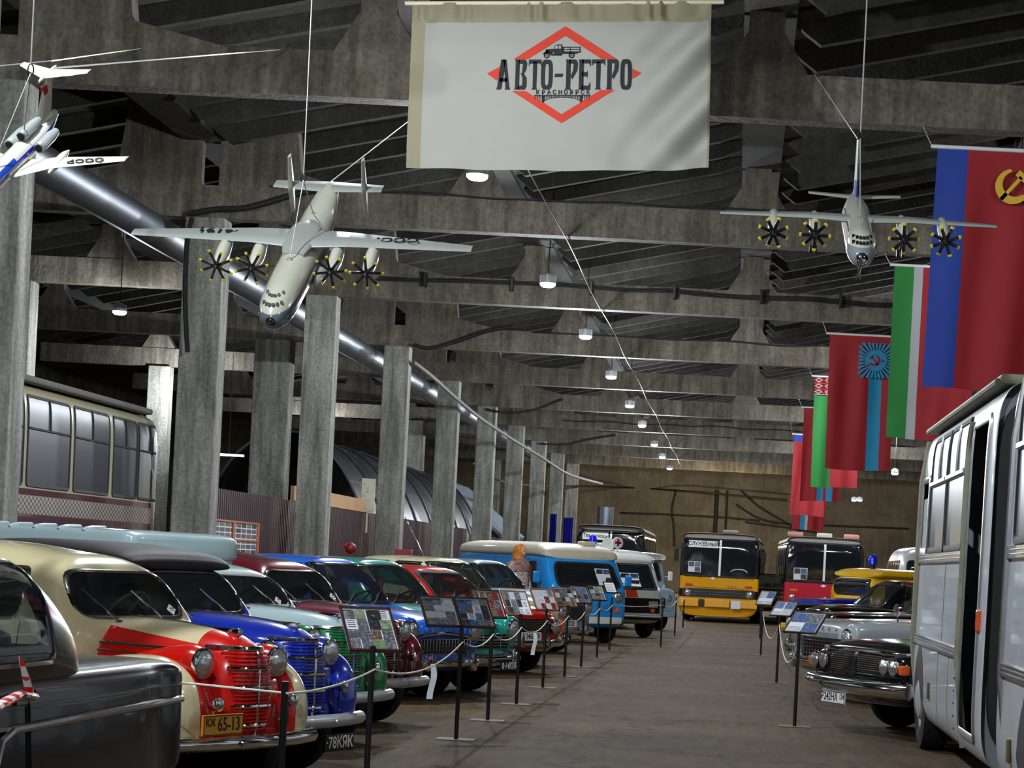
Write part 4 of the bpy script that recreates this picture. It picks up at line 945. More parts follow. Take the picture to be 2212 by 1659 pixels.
# ------------------------------------------------------------------ buses at the end of the aisle
def city_bus(name, label, X, D, hd, W, H, L, colr, low, trim, roofc, sill=1.46, front=None):
    M = Matrix.Translation((X, D, 0)) @ Matrix.Rotation(R_(hd), 4, 'Z')
    st = [(-.02, W*.93, .20, H-.35, 6, 0), (-.06, W*.975, .18, H-.2, 7, .01), (-.2, W, .18, H-.08, 7, .02), (-.5, W, .2, H, 8, .02), (-L*.5, W, .34, H, 8, .02), (-L+.3, W, .34, H, 8, .02), (-L, W*.95, .4, H-.15, 6, .02)]
    t, bm, bv = shell(name, label, 'bus', M, st, colr, 72, 6)
    obj('body', bm, colr, t, 40)
    bm = NB(); hull(bm, [(-.12, W*.88, H-.12, H-.05, 4, .1), (-.26, W*.965, H-.16, H+.03, 4, .12), (-.8, W*.975, H-.2, H+.07, 4, .12), (-L+.2, W*.975, H-.2, H+.07, 4, .12)], 48, 4); rb = bvh_of(bm); obj('roof', bm, roofc, t, 40)
    glasspane(t, bv, 'F', [(-W*.93, sill), (W*.93, sill), (W*.93, H-.14), (-W*.93, H-.14)], .12, 'windshield', fw=.07)
    panel_on(t, bv, 'F', [(-.035, sill+.02), (.035, sill+.02), (.035, H-.16), (-.035, H-.16)], .01, 'windshield_post', WHITE, .03)
    for ax in 'RL':
        for k in range(int((L-1.6)/1.45)):
            x = -1.0-k*1.45; glasspane(t, bv, ax, [(x, sill+.15), (x-1.3, sill+.15), (x-1.3, H-.35), (x, H-.35)], .1, 'side_window')
    wipers(t, bv, [((-W*.5, sill-.03), (-W*.2, sill+.35)), ((W*.45, sill-.03), (W*.15, sill+.5))], RUBBER)
    for s in (-1, 1):
        wheel(t, -2.4, s*(W-.16), .48, .28, hub=SILVER); wheel(t, -L+3, s*(W-.16), .48, .28, hub=SILVER)
        bm = NB(); box(bm, .02, .08, s*(W+.12)-.07, s*(W+.12)+.07, 1.9, 2.3, bev=.03); tube(bm, [(-.1, s*W*.97, 2.35), (.05, s*(W+.12), 2.3)], .015, 6); obj('mirror', bm, RUBBER, t)
    return t, bv, rb
YB = paint2('yellow_bus_paint', 'D9980A', '16171A', [[([('Z', 1)], 1.44)], [([('Z', 1)], .78), ([('Z', -1)], -1.04), ([('X', 1)], -.15)]])
t, bv, rb = city_bus('yellow_bus', 'yellow city bus with СЛУЖЕБНЫЙ sign behind its windscreen', -.53, 65.8, -92, 1.27, 2.78, 8, YB, None, None, mat('dusty_roof', '8E8A82', .7))
panel_on(t, bv, 'F', [(-1.15, .78), (1.15, .78), (1.15, 1.06), (-1.15, 1.06)], .04, 'grille', BLACKM, .015)
lines_on(t, bv, 'F', [((-.88, .88), (.88, .88)), ((-.88, .96), (.88, .96))], .012, 'grille_trim', CHROME, .03, 8)
for s in (-1, 1): headlamp(t, .0, s*.98, .92, .1, .05)
bm = NB()
for a, b_ in ((-1.25, -.62), (-.42, .38), (.42, 1.25)): box(bm, -.02, .10, a, b_, .48, .72, bev=.02)
obj('bumper', bm, YELLOW, t); panel_on(t, bv, 'F', [(-.6, .48), (-.44, .48), (-.44, .72), (-.6, .72)], .01, 'bumper_gap', BLACKM, .07)
for s in (-1, 1): panel_on(t, bv, 'F', [(s*.95-.12, 1.12), (s*.95+.12, 1.12), (s*.95+.12, 1.2), (s*.95-.12, 1.2)], .02, 'turn_signal', REDL, .015)
lines_on(t, bv, 'F', [((-.8, 1.1), (.8, 1.1))], .006, 'panel_line', RUBBER, .004)
pl = panel_on(t, bv, 'F', [(-1.02, 2.36), (-.08, 2.36), (-.08, 2.58), (-1.02, 2.58)], .01, 'destination_sign', WHT_PL, .03)
text('sign_text', 'СЛУЖЕБНЫЙ', .18, BLKT, frameM(cast(bv, 'F', (-.55, 2.47), .04), (0, 1, 0), (0, 0, 1)), pl, .001, .003, .8)
paper(t, bv, -.8, 1.74, .40, .34); panel_on(t, bv, 'F', [(.42, .46), (.72, .46), (.72, .72), (.42, .72)], .005, 'notice', PAPER, .14)
text('bus_script', 'Ikarus', .12, CHROME, frameM(cast(bv, 'F', (.42, 1.17), .012), (0, 1, 0), (0, 0, 1)), t, .002)
panel_on(t, bv, 'F', [(0-.28, 1.4), (-.2, 1.35), (-.12, 1.4), (-.2, 1.45)], .002, 'diamond_badge', WHT_PL, .015)
bm = NB(); box(bm, -1.6, -1.0, .0, .5, 2.88, 2.98, bev=.04); obj('roof_hatch', bm, MATS['dusty_roof'], t)
g = NB(); tube(g, [cast(bv, 'F', (.62+.26*math.cos(a/12*PI), 1.62+.1*math.sin(a/12*PI)), .02) for a in range(13)], .015, 6); obj('steering_wheel', g, WHITE, t, 40)
RB = paint2('red_bus_paint', 'C01E34', '15161B', [[([('Z', 1)], 1.40)], [([('X', -1)], .3)]])
t, bv, rb = city_bus('red_bus', 'red bus with pink and white light boxes on its roof', 2.8, 66, -89, 1.27, 2.82, 8, RB, None, None, MATS['dusty_roof'])
for y, mm in ((-.95, mat('pink_box', 'C98880', .4)), (-.02, mat('cream_box', 'CFC9B8', .4)), (.85, mat('pink_box', 'C98880', .4))): bm = NB(); box(bm, -.5, -.2, y-.24, y+.24, 2.86, 3.02, bev=.05); obj('roof_light_box', bm, mm, t)
paper(t, bv, -.75, 1.68, .44, .38)
for s in (-1, 1): headlamp(t, .0, s*.98, .92, .1, .05); panel_on(t, bv, 'F', [(s*.95-.12, 1.12), (s*.95+.12, 1.12), (s*.95+.12, 1.2), (s*.95-.12, 1.2)], .02, 'turn_signal', AMBER, .015)
panel_on(t, bv, 'F', [(-.1, 1.33), (.0, 1.28), (.1, 1.33), (.0, 1.38)], .002, 'diamond_badge', WHT_PL, .015)
bm = NB(); box(bm, -.02, .1, -1.22, 1.22, .46, .7, bev=.02); obj('bumper', bm, BUSRED, t)
KB = paint2('grey_black_bus_paint', 'A8A8A4', '101114', [[([('X', 1)], -.5)], [([('Z', 1)], 2.6)]])
t, bv, rb = city_bus('service_bus', 'black fronted bus with ТЕХ.ПОМОЩЬ sign behind the vans', -4.65, 76, -90, 1.27, 3.06, 11, KB, None, None, MATS['dusty_roof'])
pl = panel_on(t, bv, 'F', [(-1.05, 2.57), (-.1, 2.57), (-.1, 2.85), (-1.05, 2.85)], .01, 'destination_sign', WHT_PL, .03)
text('sign_text', 'Тех.помощь', .2, BLKT, frameM(cast(bv, 'F', (-.57, 2.71), .04), (0, 1, 0), (0, 0, 1)), pl, .001, .004, .78)
bm = NB(); box(bm, -1.6, -1.0, .3, .8, 2.93, 3.03, bev=.04); obj('roof_hatch', bm, MATS['dusty_roof'], t)
# rounded white bus far right
M = Matrix.Translation((7.5, 80, 0)) @ Matrix.Rotation(R_(-90), 4, 'Z')
WB_ = mat('old_white_bus_paint', 'A8ABA8', .4, 0, .4)
t, bm, bv = shell('rounded_bus', 'pale rounded old bus half hidden behind the white bus on the right', 'bus', M, [(0, 1.0, .5, 2.2, 4, 0), (-.15, 1.15, .4, 2.6, 4, .05), (-.6, 1.22, .4, 2.88, 4, .1), (-1.5, 1.23, .4, 2.98, 4.5, .12), (-7, 1.23, .4, 2.98, 4.5, .12), (-7.5, 1.1, .5, 2.7, 4, .1)], WB_, 60, 6)
obj('body', bm, WB_, t, 40)
for s in (-1, 1): glasspane(t, bv, 'F', [(s*.08, 1.7), (s*.95, 1.7), (s*.9, 2.42), (s*.08, 2.42)], .15, 'windshield'); wheel(t, -1.6, s*1.05, .48, .25, hub=SILVER)
for ax in 'RL':
    for k in range(5): glasspane(t, bv, ax, [(-.9-k*1.2, 1.7), (-1.9-k*1.2, 1.7), (-1.9-k*1.2, 2.4), (-.9-k*1.2, 2.4)], .1)
# old black car between the two buses
def old_black(name, label, X, D, hd):
    P9 = dict(MOSK); P9.update(W=.82, L=4.4, H=1.66, hz=1.1, bz=1.12, lamp=(.0, .5, .86, .11), ws=1.5, gl=2.4, n=3, rake=.3)
    return pontoon(name, label, Matrix.Translation((X, D, 0)) @ Matrix.Rotation(R_(hd), 4, 'Z'), P9, BLACK)
old_black('black_saloon', 'dark old black saloon half hidden in the gap between the yellow and red buses', 1.25, 74.9, -92)
# blue and yellow jeep
MJ = Matrix.Translation((1.55, 46, 0)) @ Matrix.Rotation(R_(-150), 4, 'Z')
JY = mat('jeep_yellow', 'D6A60E', .3, 0, .7)
t, bm, bv = shell('jeep', 'yellow jeep with dark blue bonnet and blue beacon on its roof', 'car', MJ, [(-.08, .55, .5, 1.0, 6, 0), (-.12, .62, .45, 1.04, 6, 0), (-.9, .7, .45, 1.1, 6, 0), (-1.2, .78, .45, 1.14, 6, 0), (-1.3, .86, .45, 1.2, 6, 0), (-1.45, .86, .4, 1.72, 6, .05), (-3.8, .86, .4, 1.74, 6, .05), (-3.9, .84, .45, 1.6, 6, .05)], JY, 64, 8)
obj('body', bm, JY, t, 40)
bm = NB(); hull(bm, [(-.04, .56, .98, 1.08, 5, 0), (-.3, .64, .98, 1.13, 5, 0), (-1.25, .76, .98, 1.18, 5, 0)], 40, 5); obj('bonnet', bm, paint('jeep_blue', '101E8C'), t, 40)
bm = NB(); hull(bm, [(-1.28, .8, 1.66, 1.76, 4, 0), (-1.4, .9, 1.64, 1.80, 4, 0), (-1.8, .9, 1.64, 1.86, 4, .05), (-3.95, .9, 1.64, 1.86, 4, .05)], 48, 5); obj('roof', bm, JY, t, 40)
glasspane(t, bv, 'F', [(-.74, 1.26), (.74, 1.26), (.70, 1.6), (-.70, 1.6)], .08, 'windshield')
for ax in 'RL':
    for k in range(3): glasspane(t, bv, ax, [(-1.6-k*.78, 1.2), (-2.25-k*.78, 1.2), (-2.25-k*.78, 1.56), (-1.6-k*.78, 1.56)], .06)
bm = NB()
for k in range(9): y = -.3+k*.075; tube(bm, line_on(bv, 'F', [(y, .68), (y, .94)], .012), .016, 6)
obj('grille_slots', bm, BLACKM, t, 40)
for s in (-1, 1):
    headlamp(t, -.04, s*.46, .80, .09, .05)
    bm = NB(); hull(bm, [(-.02, .13, .84, .98, 3, 0), (-.1, .14, .8, 1.02, 3, 0), (-1.2, .14, .7, 1.0, 3, 0)], 24, 3, y0=s*.74); obj('fender', bm, JY, t, 40)
    for x in (.75, 3.1): wheel(t, -x, s*.74, .38, .2, hub=SILVER)
bm = NB(); box(bm, .02, .1, -.85, .85, .42, .54, bev=.02); obj('bumper', bm, JY, t)
bm = NB(); lathe(bm, [(.1, -.06), (.1, .08), (.07, .15), (.02, .18)], Matrix.Translation((-1.7, .1, 2.0)), 18); obj('beacon', bm, BLUEL, t, 50)
bm = NB(); lathe(bm, [(.06, 1.83), (.06, 1.95)], Matrix.Translation((-1.7, .1, 0)), 12); obj('beacon_stem', bm, BLACKM, t)
# ------------------------------------------------------------------ right row of black cars
def corner_R(px, py, z, hd, W):
    q = PZ(px, py, z); f = Vector((math.cos(hd), math.sin(hd), 0)); l = Vector((-f.y, f.x, 0)); o = q+l*W; o.z = 0
    return Matrix.Translation(o) @ Matrix.Rotation(hd, 4, 'Z')
PZL = dict(L=6.1, W=1.0, H=1.52, hz=.93, bz=1.0, ws=2.0, gl=3.0, pods=False, by=.50, br=.085, wr=.38, fx=1.15, rx=4.7, n=6, zb=.33, hw=.9, rake=.6, gw=.84, bo=.08)
t, lb, hb, gb = pontoon('black_limousine', 'shiny black limousine with quad headlamps and plate P242HA beside the white bus', corner_R(1742, 1466, .5, R_(-153), .98), PZL, BLACK)
panel_on(t, lb, 'F', [(-.9, .62), (.9, .62), (.92, .84), (-.92, .84)], .03, 'grille_back', RUBBER, .012)
bm = NB()
for i in range(10):
    z = .635+i*.021
    for s in (-1, 1): tube(bm, line_on(lb, 'F', seg2((s*.04, z), (s*.50, z), 6), .028), .0055, 5)
tube(bm, line_on(lb, 'F', seg2((-.95, .86), (.95, .86), 14), .03), .025, 8)
for v in (): pass
obj('grille', bm, CHROME, t, 40); panel_on(t, lb, 'F', [(-.03, .61), (.03, .61), (.03, .85), (-.03, .85)], .005, 'grille_centre', BLACKM, .04)
for s in (-1, 1):
    for y in (.62, .80): headlamp(t, .0, s*y, .73, .075, .05)
    bm = NB(); box(bm, -.10, -.0, s*.925-.045, s*.925+.045, .66, .76, bev=.02); obj('turn_signal', bm, AMBER, t)
plate(t, .12, -.18, .36, .50, .125, [('Р242НА', -.07, 0, .115), ('124', .19, .012, .08)], WHT_PL, BLKT, .12, sx=.85, rim=BLKT)
bm = NB(); q = cast(hb, 'T', (-.7, .35), 0)
tube(bm, [q, q+Vector((0, .0, .1)), q+Vector((-.02, .02, .14))], .01, 6); lathe(bm, [(.05, -.03), (.06, 0), (.05, .02)], Matrix.Translation(q+Vector((0, 0, .16))) @ Matrix.Rotation(PI/2, 4, 'Y'), 16); obj('fender_mirror', bm, CHROME, t, 40)
PW = dict(MOSK); PW.update(L=5.5, W=.95, H=1.60, hz=1.02, bz=1.06, ws=1.9, gl=2.7, wr=.37, fx=1.0, rx=4.2, lamp=(.0, .72, .84, .11), by=.5, br=.07)
t, lb, hb, gb = pontoon('white_limousine', 'pale grey limousine with chrome front between two black cars on the right', corner_R(1699, 1421, .5, R_(-155), .95), PW, paint('light_grey_paint', '9DA3A6'), roof=BLACK)
grid_grille(t, lb, 0, .58, .56, .82, 14, 6, rb=.008)
for i, ch in enumerate('ЧАЙКА'): q = cast(hb, 'F', (-.36+i*.18, .93), .02); text('hood_letter', ch, .06, CHROME, frameM(q, (0, 1, 0), (-.25, 0, 1)), t, .004)
bm = NB(); q = cast(hb, 'T', (-.9, .42), 0); tube(bm, [q, q+Vector((0, 0, .09))], .012, 6); lathe(bm, [(.04, -.05), (.085, 0), (.08, .03), (.02, .04)], Matrix.Translation(q+Vector((0, 0, .16))) @ Matrix.Rotation(PI/2, 4, 'Y'), 18); obj('fender_mirror', bm, CHROME, t, 40)
t, lb, hb, gb = pontoon('black_limousine', 'glossy black limousine with two thin antennas behind the pale grey one', corner_R(1690, 1392, .5, R_(-157), .95), dict(PW, H=1.68, rake=.5), BLACK)
grid_grille(t, lb, 0, .58, .56, .82, 14, 6, rb=.008)
bm = NB()
for y in (-.3, .1): q = cast(gb, 'T', (-2.75, y), 0); tube(bm, [q, q+Vector((-.45, 0, .28))], .008, 6)
obj('antenna', bm, mat('cream_antenna', 'D8B070', .4), t, 40)
t, lb, hb, gb = pontoon('black_saloon', 'older rounded black saloon furthest back in the right row before the jeep', corner_R(1702, 1373, .5, R_(-157), .85), dict(MOSK, W=.86, L=4.7, H=1.62, hz=1.06, bz=1.08, n=3, lamp=(.0, .55, .86, .1)), BLACK)
grid_grille(t, lb, 0, .35, .56, .84, 10, 6, rb=.008)
# ------------------------------------------------------------------ near white articulated bus on the right
WBUS = mat('worn_white_bus_paint', 'B9BEC4', .3, 0, .5, .16, 2.5, .08, 6); SEAL = mat('grimy_cream_edge', '7F7D68', .6, 0, 0, .4, 9, .2, 20)
XB = 1.81
def section(t, y0, y1, wins, doors):
    """one rigid body; local frame is the world shifted to (XB,.,0): the visible side faces -X"""
    bm = NB()
    st = []
    for y, k in ((y0, .97), (y0+.1, 1.0), ((y0+y1)/2, 1.0), (y1-.1, 1.0), (y1, .97)): st.append((y, 1.25*k, .22, 3.12, 11, .02))
    hull(bm, st, 120, 14 if y1-y0 < 7 else 20); return bm
def busobj(t, y0, y1, wins, dark, extra):
    T = Matrix.Translation((XB+1.25, 0, 0)) @ Matrix.Rotation(PI/2, 4, 'Z')   # local x -> world y
    bm = NB(); st = [(y, 1.25*k, .22, 3.12, 11, .02) for y, k in ((y0, .97), (y0+.1, 1.0), ((y0+y1)/2, 1.0), (y1-.1, 1.0), (y1, .97))]
    hull(bm, st, 120, 16); bv = bvh_of(bm)
    for pl in dark: cut(bm, 'L', rpoly(pl, .06))
    body = obj('body', bm, WBUS, t, 40)
    for pl in wins:
        o = glasspane(t, bv, 'L', pl, .07, 'side_window', GGLASS, RUBBER, .06)
        (xa, za), (xb, _), (_, zb_), _ = pl
        zm = za+(zb_-za)*.6; zc = zb_
        lines_on(t, bv, 'L', [((xa, zm), (xb, zm))], .03, 'window_rail', ALU, .012); lines_on(t, bv, 'L', [(((xa+xb)/2, zm), ((xa+xb)/2, zc))], .018, 'window_bar', ALU, .012)
    for pl in dark:
        g = NB(); band(g, bv, 'L', rpoly(pl, .06), .07, .01); obj('door_frame', g, ALU, t, 50)
    return body, bv
t = thing('articulated_bus', 'large white articulated bus with black bellows filling the right edge', 'bus', (XB+1.25, 0, 0), PI/2)
w1 = [[(18.25, 1.90), (19.65, 1.90), (19.65, 2.94), (18.25, 2.94)], [(16.75, 1.90), (18.15, 1.90), (18.15, 2.94), (16.75, 2.94)]]
d1 = [[(15.35, .45), (16.35, .45), (16.35, 2.86), (15.35, 2.86)], [(19.85, 1.90), (20.5, 1.90), (20.5, 2.6), (19.85, 2.6)]]
arch = [(19.95+.62*math.cos(a)*.85, .22+max(0, .74*math.sin(a))*1.05) for a in [PI*k/16 for k in range(17)]]
body, bv = busobj(t, 15.15, 20.7, w1, d1, None)
archp = [Vector(p) for p in arch]; g = NB(); patch(g, bv, 'L', archp, .004, 4); obj('wheel_arch_shade', g, RUBBER, t)  # wheel well shade painted as a flat dark patch on the side
wheel(t, 19.95, 1.1, .5, .28, hub=SILVER)
d_in = NB(); box(d_in, 15.2, 20.6, -1.15, 1.0, .35, .45); box(d_in, 15.2, 20.6, .55, .6, .4, 2.9); obj('interior_panel', d_in, DARK, t)
for z, nm in ((1.83, 'belt_rail'), (1.05, 'rub_rail')):
    bm = NB()
    for dz in (-.03, 0, .03): tube(bm, line_on(bv, 'L', [(16.5, z+dz), (18, z+dz), (19.4, z+dz), (20.6, z+dz)], .012), .018, 6)
    obj(nm, bm, DCHROME, t, 40)
bm = NB(); tube(bm, line_on(bv, 'L', [(20.62, z) for z in (.3, 1, 1.8, 2.6, 3.0)], .01), .04, 8); obj('edge_strip', bm, SEAL, t, 40); bm = NB(); tube(bm, line_on(bv, 'L', [(16.52, z) for z in (.3, 1, 1.8, 2.6, 2.9)], .012), .03, 8); obj('edge_strip', bm, SEAL, t, 40)
for xx, za, zb_ in ((18.2, .35, 1.0), (17.3, .35, 1.0), (18.0, 1.1, 1.78)): lines_on(t, bv, 'L', [((xx, za), (xx, zb_))], .006, 'panel_seam', SEAL, .001)
bm = NB()
for k in range(26): q = cast(bv, 'L', (16.52, .35+k*.1), .03); box(bm, q.x-.008, q.x+.008, q.y-.004, q.y+.004, q.z-.008, q.z+.008)
obj('rivets', bm, BLACKM, t)
bm = NB(); tube(bm, [(y, 1.21, 3.10) for y in (15.2, 17, 19, 20.66)], .028, 8); obj('gutter', bm, SEAL, t, 40)
bm = NB(); box(bm, 15.15, 20.7, -1.2, 1.2, 3.08, 3.16, bev=.03); obj('roof', bm, SEAL, t)
bm = NB(); box(bm, 15.24, 15.33, 1.24, 1.275, 1.26, 1.42, bev=.012); obj('side_marker', bm, AMBER, t)
bm = NB(); hull(bm, [(13.95+.04*k, 1.20-(.07 if k % 2 else 0), .35+(.05 if k % 2 else 0), 3.0-(.06 if k % 2 else 0), 9, 0) for k in range(30)], 48, 1); obj('bellows', bm, RUBBER, t, 20)
w2 = [[(12.1, 1.90), (13.55, 1.90), (13.55, 2.94), (12.1, 2.94)], [(10.5, 1.90), (12.0, 1.90), (12.0, 2.94), (10.5, 2.94)]]
body, bv = busobj(t, 6.0, 13.9, w2, [], None)
for z, nm in ((1.83, 'belt_rail'), (1.05, 'rub_rail')):
    bm = NB()
    for dz in (-.03, 0, .03): tube(bm, line_on(bv, 'L', [(y, z+dz) for y in (8, 10, 12, 13.8)], .012), .018, 6)
    obj(nm, bm, DCHROME, t, 40)
bm = NB(); tube(bm, line_on(bv, 'L', [(13.82, z) for z in (.3, 1, 1.8, 2.6, 3.0)], .01), .03, 8); obj('edge_strip', bm, ALU, t, 40)
archp = [Vector((12.3+.75*math.cos(a), .22+max(0, .85*math.sin(a)))) for a in [PI*k/16 for k in range(17)]]; g = NB(); patch(g, bv, 'L', archp, .004, 4); obj('wheel_arch_shade', g, RUBBER, t); wheel(t, 12.3, 1.1, .5, .28, hub=SILVER)  # same dark patch in place of a shaded wheel well
for yy, zz in ((18.9, .62), (13.3, .55)):
    bm = NB(); q = cast(bv if yy < 14 else bv, 'L', (min(yy, 13.3), zz), 0); box(bm, yy-.06, yy+.06, 1.245, 1.265, zz-.08, zz+.08, bev=.01); obj('reflector', bm, mat('dark_amber', '5A4A1A', .4), t)
# ------------------------------------------------------------------ tram behind the columns
XT = -12.0; YT = 42.3
MT = Matrix.Translation((XT-1.25, YT, 0)) @ Matrix.Rotation(PI/2, 4, 'Z')
def tx(px, py): q = PX(px, py, XT); return (q.y-YT, q.z)
zs = tx(232, 1069)[1]; zt_ = tx(237, 897)[1]; zr = tx(352, 900)[1]
TP = paint2('tram_paint', '4A1524', 'B3AB8C', [[([('Z', 1)], zs-.06)]])
t, bm, bv = shell('tram', 'cream and maroon tram with a chequered band seen between the left columns', 'tram', MT, [(0, 1.2, .5, zr-.2, 8, 0), (-.1, 1.25, .4, zr-.1, 9, 0), (-.4, 1.25, .4, zr, 9, .02), (-8, 1.25, .4, zr, 9, .02), (-15, 1.25, .4, zr, 9, .02)], TP, 72, 8)
obj('body', bm, TP, t, 40)
edges = [(350, 302), (298, 247), (237, 162), (152, 60), (50, -60)]
for i, (pa, pb) in enumerate(edges):
    xa = tx(pa, 980)[0]; xb = tx(pb, 980)[0]
    o = glasspane(t, bv, 'R', [(xa, zs), (xb, zs), (xb, zt_), (xa, zt_)], .08, 'side_window', GGLASS, RUBBER, .06)
    zm = zs+(zt_-zs)*.64; lines_on(t, bv, 'R', [((xa, zm), (xb, zm)), (((xa+xb)/2, zm), ((xa+xb)/2, zt_))], .022, 'window_bar', RUBBER, .012)
CHK = bpy.data.materials.new('chequered_band'); CHK.use_nodes = True; nt = CHK.node_tree; ck = nt.nodes.new('ShaderNodeTexChecker'); ck.inputs['Scale'].default_value = 8.5; ck.inputs[1].default_value = lin('3A1A20'); ck.inputs[2].default_value = lin('8C8274')
tc = nt.nodes.new('ShaderNodeTexCoord'); mp = nt.nodes.new('ShaderNodeMapping'); mp.inputs['Scale'].default_value = (1.2, 0, 2.2); nt.links.new(tc.outputs['Object'], mp.inputs[0]); nt.links.new(mp.outputs[0], ck.inputs[0]); nt.links.new(ck.outputs[0], nt.nodes['Principled BSDF'].inputs['Base Color'])
z1 = tx(347, 1101)[1]; z0 = tx(347, 1134)[1]
g = NB(); A = [[g.verts.new(cast(bv, 'R', (-.05-14*i/60, z0+(z1-z0)*j/4), .012)) for j in range(5)] for i in range(61)]
for i in range(60):
    for j in range(4): g.faces.new((A[i][j], A[i][j+1], A[i+1][j+1], A[i+1][j]))
obj('chequered_band', g, CHK, t)
bm = NB(); box(bm, -15, -.1, -1.22, 1.22, zr-.02, zr+.1, bev=.04); obj('roof_edge', bm, mat('tram_roof', '55534C', .8), t)
bm = NB()
for x in (-2.5, -4.4, -10, -12): 
    for s in (-1, 1): lathe(bm, [(.4, -.06), (.4, .06)], Matrix.Translation((x, s*.75, .4)) @ Matrix.Rotation(PI/2, 4, 'X'), 20)
obj('wheels', bm, BLACKM, t, 40)
PAL = [[0, 1, 3, 4], [0, 1, 3, 2], [3, 5, 0, 1], [6, 0, 3, 1, 0], [1, 0, 2, 1], [0, 4, 1, 0], [4, 4, 5, 0]]
# ------------------------------------------------------------------ posts, photo signs and ropes
NOR = Vector((.5, -.87, 0)).normalized()
def cross(a, b): return a.cross(b)
def post(base, top_z, label, grp=None, plate_=True):
    t = thing('barrier_post', label, 'post', base, 0, grp)
    bm = NB(); tube(bm, [(0, 0, .0), (0, 0, top_z)], .019, 10); obj('pole', bm, BLACKM, t, 40)
    if plate_: bm = NB(); box(bm, -.17, .17, -.12, .12, 0, .008); obj('base_plate', bm, mat('dusty_plate', '5A5148', .8), t)
    return t
def sign(C, nh, W, L, tilt, frame_m, label, seed, paper_only=False, sheet=PAPER, double=False):
    """C = middle of the lower edge; panel leans back from it"""
    random.seed(seed)
    right = Vector((-nh.y, nh.x, 0)); up = (-nh*math.cos(tilt)+Vector((0, 0, 1))*math.sin(tilt))
    M = frameM(C, right, up)
    t = thing('photo_sign', label, 'sign', M=M)
    bm = NB(); box(bm, -W/2, W/2, 0, L, -.012, 0); obj('panel', bm, sheet, t)
    bm = NB(); f = .014
    for x in (-W/2, W/2-f): box(bm, x, x+f, 0, L, -.014, .010)
    for y in (0, L-f): box(bm, -W/2, W/2, y, y+f, -.014, .010)
    obj('frame', bm, frame_m, t)
    bm = NB()
    if paper_only:
        for k in range(5): box(bm, -W*.35, W*random.uniform(.2, .36), L*(.2+.13*k), L*(.2+.13*k)+.006, .001, .002, 1)
    else:
        nx, ny = (2, 2) if seed > 20 else random.choice([(4, 4), (4, 3), (3, 4)]); a0 = -W/2+.02; b0 = .02; cw = (W-.04)/nx; ch = (L-.04)/ny
        for i in range(nx):
            for j in range(ny):
                if random.random() < .12 or (seed > 20 and i == 0 and j == 0): 
                    for k in range(4): box(bm, a0+i*cw+.01, a0+(i+1)*cw-.015, b0+j*ch+.015+k*.018, b0+j*ch+.019+k*.018, .001, .002, 1)
                    continue
                ww = cw*random.uniform(.85, 1.25) if i < nx-1 else cw*.95
                zt = .001+.0004*(i*ny+j)
                box(bm, a0+i*cw, a0+i*cw+ww, b0+j*ch, b0+(j+1)*ch*1.0-ch*j*0-.006 if False else b0+(j+1)*ch-.005, .0005, zt+.0006, random.choice([4, 2, 0] if seed > 20 else PAL[seed % len(PAL)]))
    obj('photo_prints', bm, PH, t)
    return t
POSTS = [(607, None, 10.6), (797, None, 13.2), (985, 1598, 0), (1053, 1557, 0), (1115, 1522, 0), (1172, 1486, 0), (1219, 1462, 0), (1255, 1441, 0), (1289, 1421, 0), (1316, 1405, 0), (1427, 1398, 0), (1457, 1373, 0), (1475, 1356, 0)]
RZ = .87
plab = ['black barrier post in front of the cream and red saloon', 'black post carrying the nearest photo sign of the left row', 'black post under the pair of joined photo signs', 'black post just right of the joined photo signs', 'black post in front of the teal saloon', 'black post in front of the red saloon plate', 'black post at the right headlamp of the red saloon', 'black post before the black grille cover', 'black post at the left half of the sky blue van', 'black post carrying the small white notice', 'lone black post without sign before the white ambulance', 'lone black post before the grey green minibus', 'thin black post by the left corner of the yellow bus']
bases = []
for i, (px, py, D) in enumerate(POSTS):
    if py is None:
        top = P({0: 615, 1: 803}[i], {0: 1500, 1: 1450}[i], D); b = Vector((top.x, top.y, 0))
    else: b = PZ(px, py, 0)
    bases.append(b); has = 1 <= i <= 9
    post(b, .93 if not has else 1.02, plab[i])
# ropes
def rope(pts, name, label, r=.007, sub=1): bm = NB(); tube(bm, pts, r, 6); return tag(obj(name, bm, ROPE, None, 60), label, 'rope')
rl = ['cream and red saloon', 'first photo sign post and the convertible', 'mid blue saloon', 'teal saloon grille', 'teal saloon headlamp', 'red saloon plate', 'red saloon headlamp', 'black grille cover plate', 'sky blue van grille', 'sky blue van corner', 'white ambulance', 'grey green minibus']
prev = Vector((-3.28, 11.6, .84))
for i, b in enumerate(bases):
    a = prev if i == 0 else bases[i-1]+Vector((.02, -.02, RZ)); c = b+Vector((.02, -.02, RZ)); n = 14; pts = []
    sag = [0, .03, .12, .08, .10, .10, .10, .10, .08, .07, .03, .10, .1][i]
    for k in range(n+1):
        s_ = k/n; p = a.lerp(c, s_); p.z -= sag*4*s_*(1-s_); pts.append(p)
    rope(pts, 'rope', ['white rope stretched from the black saloon across the red grille', 'white rope rising to the nearest photo sign post', 'sagging white rope in front of the burgundy saloon', 'short white rope under the joined photo signs', 'white rope across the teal saloon grille', 'white rope drooping over the red saloon plate', 'white rope across the red saloon headlamp', 'white rope above the plate with the black grille cover', 'white rope at the left of the sky blue van grille', 'short white rope before the sky blue van lamp', 'straight white rope before the ambulance grille', 'white rope hanging before the grey green minibus', 'white rope at the left headlamp of the yellow bus'][i])
